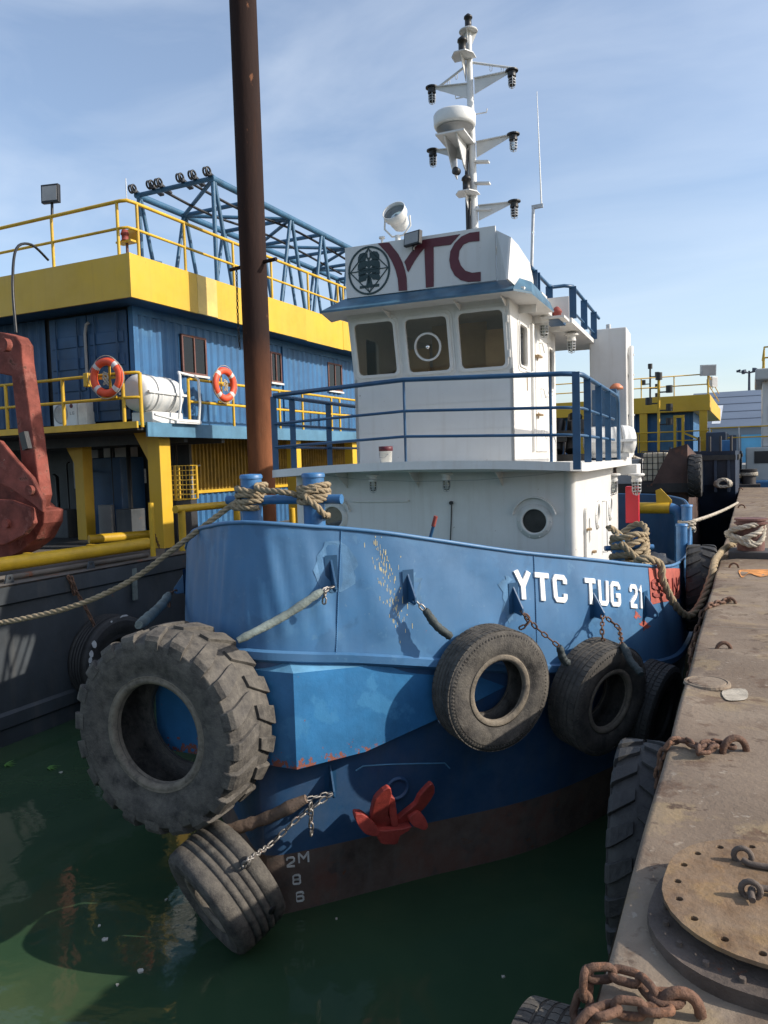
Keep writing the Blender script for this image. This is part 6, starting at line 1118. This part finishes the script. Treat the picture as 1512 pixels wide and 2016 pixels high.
# rusty barge bow astern of the tug with tank and tyre
RY = 27.5; o = V((Wy(1347, 900, RY).x, RY, 0)); RB = thing('rusty_barge', 'dark rusty barge bow moored astern of the tug with a tyre on it', 'barge', o); zt2 = Wy(1290, 955, RY).z
g = G(); pr = [(0, -.3, zt2), (0, 1.4, 1.2), (0, 3.0, -.5)]
g.add([(-12, 0, zt2), (.1, 0, zt2), (.1, .9, 1.6), (.1, 2.4, -.5), (-12, 2.4, -.5), (-12, .9, 1.6), (.1, 14, zt2), (.1, 14, -.5), (-12, 14, zt2), (-12, 14, -.5)], [(0, 1, 2, 5), (5, 2, 3, 4), (1, 6, 7, 3, 2), (0, 8, 6, 1), (6, 8, 9, 7), (8, 0, 5, 4, 9)]); g.ob('hull', 'rusthull', RB)
g = G(); g.box((-12, -.06, zt2-.25), (.16, .1, zt2+.06)); g.box((.06, -.0, zt2-.25), (.18, 13.9, zt2+.05)); g.ob('edge_beam', 'pside', RB)
g = G(); g.plate([(0, zt2-.1), (0, zt2+1.35), (-.55, zt2+1.2), (-1.15, zt2)], [], lambda X, Y, H: V((X+.1, .05+H, Y)), .08); g.plate([(0, zt2), (6, zt2), (6, zt2+.9), (1, zt2+1.25), (0, zt2+1.35)], [], lambda X, Y, H: V((.1+H, X, Y)), .08); g.ob('bow_bulwark', 'rusthull', RB)
for k in range(5): g = G(); g.plate([(0, zt2-.2), (0, zt2-2.4), (.55, zt2-2.2)], [], lambda X, Y, H: V((-.6-1.9*k+H, -X-.0, Y)), .06); g.ob('bow_bracket', 'rusthull', RB)
ct = Wy(1352, 938, RY-.2); tyre('lugged tyre hung upright on the rusty barge bow corner', V((o.x+.32, RY+.3, ct.z)), (1, .02, 0), 1.45, .42, .38, 'lug', lugs=18, mat='rubberd', name='fender_tyre')
a = Wy(1263, 962, RY+.1); b = Wy(1316, 905, RY+.1); ib = thing('ibc_tank', 'cream liquid tank in a wire cage on the rusty barge', 'tank', V((a.x, RY-.9, zt2-1.3))); wd = (b.x-a.x); hh = 1.35
ib.location = V((a.x, RY+.25, zt2+.001)); ib.location.z = zt2-.0; hh = Wy(1290, 860, RY+.3).z-zt2; hh = 1.15
boxob('tank_body', (.04, .04, .12), (wd-.04, 1.0, hh-.05), 'ibc', ib, .06); boxob('pallet', (0, 0, 0), (wd, 1.04, .11), 'bolldark', ib)
g = G()
for k in range(6): z = .12+(hh-.12)*k/5; g.tube([V((0, 0, z)), V((wd, 0, z)), V((wd, 1.04, z)), V((0, 1.04, z))], .016, 5, closed=True)
for k in range(6): x = wd*k/5; g.tube([V((x, -.005, .1)), V((x, -.005, hh))], .016, 5)
g.ob('wire_cage', 'bolldark', ib); boxob('deck_locker', (-2.6, .4, zt2), (-1.5, 1.6, zt2+.9), 'grey', RB, .03)
for k in range(7):
    x = -.9-1.25*k; y = 1.8+random.uniform(0, 3); a_ = random.uniform(.4, .9); boxob('deck_gear', (x-a_/2, y, zt2-.01), (x+a_/2, y+.8, zt2+random.uniform(.4, 1.3)), random.choice(['grey', 'navy', 'bolldark', 'yellow2']), RB, .03); tubeob('deck_pole', [V((x, y-.3, zt2)), V((x+.1, y-.3, zt2+random.uniform(1, 2)))], .04, 'bolldark', RB)
# navy hulled barge beyond
NY = 33; xa = Wy(1366, 900, NY).x; xb = Wy(1452, 900, NY).x; o = V(((xa+xb)/2, NY, 0)); NT = thing('navy_barge', 'dark navy hulled barge berthed between far barge and pontoon', 'barge', o); zt3 = Wy(1420, 888, NY).z; hwid = (xb-xa)/2
rows = [[V((hwid*sx, yo, z)) for sx in (-1, -.9, .9, 1)] for z, yo in ((zt3, 0), (zt3*.7, .25), (zt3*.4, 1.0), (.0, 2.4), (-.8, 3.2))]
for r in rows: r[0].y += .5; r[-1].y += .5
g = G(); g.grid([[V((r[0].x, 20, r[0].z))]+r+[V((r[-1].x, 20, r[-1].z))] for r in rows], False); tp3 = [V((-hwid, 20, zt3))]+rows[0]+[V((hwid, 20, zt3))]; g.add(tp3, [tuple(range(6))]); g.ob('hull', 'navy', NT)
g = G(); g.box((-hwid-.04, .45, zt3-.35), (hwid+.04, 19.9, zt3-.15)); g.box((-hwid*.92, -.06, zt3-.35), (hwid*.92, .5, zt3-.152)); g.ob('rubbing_bar', 'rubberd', NT)
for x in (-hwid*.6, 0, hwid*.6): g = G(); g.box((x-.05, -.02, zt3-1.6), (x+.05, .3, zt3-.3)); g.ob('bow_rib', 'navy', NT)
boxob('deck_house', (-hwid*.8, 6, zt3-.05), (hwid*.3, 11, zt3+.9), 'navy', NT, .05)
for k in range(4): tubeob('deck_stanchion', [V((-hwid*.8+hwid*.5*k, .7, zt3-.02)), V((-hwid*.8+hwid*.5*k, .7, zt3+.6))], .05, 'bolldark', NT)
boxob('deck_crate', (hwid*.1, 2.2, zt3-.03), (hwid*.7, 3.4, zt3+.45), 'cont', NT, .03)
p = Wy(1424, 950, NY-.3); pth = [p+V((.30*math.cos(a)*(1-.1*k), -.1-.05*k, .14*math.sin(a)-.05*abs(math.cos(a)))) for k in range(4) for a in [2*math.pi*j/9 for j in range(9)]]; ropeobj('rope_bundle', 'white rope bundle hanging on the navy barge bow', pth, .06, 'ropew')
# white vessel at the right edge
VY = 41; xl_ = Wy(1502, 800, VY).x; o = V((xl_, VY, 0)); WV = thing('white_vessel', 'white wheelhouse vessel with yellow rails at the right frame edge', 'vessel', o); z0, z1, z2, z3 = Wy(1505, 955, VY).z, Wy(1500, 880, VY).z, Wy(1505, 748, VY).z, Wy(1505, 725, VY).z
xg = Wy(1468, 900, VY).x-xl_; boxob('hull', (xg-.2, -1.2, -1), (8, 14, z0+.25), 'cont', WV, .1); boxob('lower_house', (xg, 0, z0), (7, 9, z1), 'greyhull', WV, .06); boxob('upper_house', (.0, .6, z1), (6, 6, z2), 'white', WV, .05); boxob('roof', (Wy(1487, 735, VY).x-xl_, -.1, z2), (6.5, 6.6, z3), 'greyhull', WV, .08)
boxob('house_window', (Wy(1485, 897, VY).x-xl_, -.03, Wy(1500, 912, VY).z), (4, .01, Wy(1500, 888, VY).z), 'black', WV); boxob('port_window', (.25, .55, Wy(1510, 830, VY).z), (1.3, .61, Wy(1510, 798, VY).z), 'glassd', WV)
for h in (.5, 1.0): tubeob('roof_rail', [V((.05, 6, z3+h)), V((.05, .1, z3+h)), V((6, .1, z3+h))], .04, 'yellow2', WV, 6)
for x, y in ((.05, .1), (.05, 2), (1.5, .1), (.05, 4)): tubeob('rail_post', [V((x, y, z3-.02)), V((x, y, z3+1))], .04, 'yellow2', WV, 6)
for h in (.5, 1.0): tubeob('deck_rail', [V((xg-1.6, .3, z1+h)), V((4, .3, z1+h))], .035, 'yellow2', WV, 6)
for k in range(4): tubeob('rail_post', [V((xg-1.6+1.3*k, .3, z1-.02 if k > 1 else z0)), V((xg-1.6+1.3*k, .3, z1+1))], .035, 'steel', WV, 6)
# ------------------------------------------------------------------ litter and weed on the water
for k, (px, py) in enumerate(((8, 1506), (92, 1512))):
    p = Wz(px, py, .012); g = G()
    for j in range(6):
        a = -.5+j*.42+random.uniform(-.2, .2); l = random.uniform(.12, .24); d = V((math.cos(a), math.sin(a), 0)); n = V((-d.y, d.x, 0)); g.add([V((0, 0, 0)), d*l*.4+n*.012+V((0, 0, .012)), d*l, d*l*.4-n*.012+V((0, 0, .012))], [(0, 1, 2, 3)])
    o_ = g.ob('floating_weed', 'weed', None); o_.location = p; tag(o_, 'tuft of green leaves floating beside the work barge', 'weed', 'weed tufts on the water')
for px, py, s in ((327, 1771, .022), (196, 1822, .016), (207, 1848, .035), (278, 1912, .04), (120, 1520, .03), (990, 1922, .018), (232, 1938, .02), (662, 1808, .016)):
    p = Wz(px, py, .008); g = G(); P = [V((s*math.cos(a)*random.uniform(.4, 1.2), s*math.sin(a)*random.uniform(.4, 1.2), random.uniform(0, .006))) for a in [2*math.pi*i/7 for i in range(7)]]; P += [V((q.x*.9, q.y*.9, -.012)) for q in P]; g.add(P, [tuple(range(7))]+[(i, 7+i, 7+(i+1) % 7, (i+1) % 7) for i in range(7)]); o_ = g.ob('litter_scrap', 'litter', None); o_.location = p; tag(o_, 'small pale scrap of litter floating on the green water', 'litter', 'floating litter scraps')
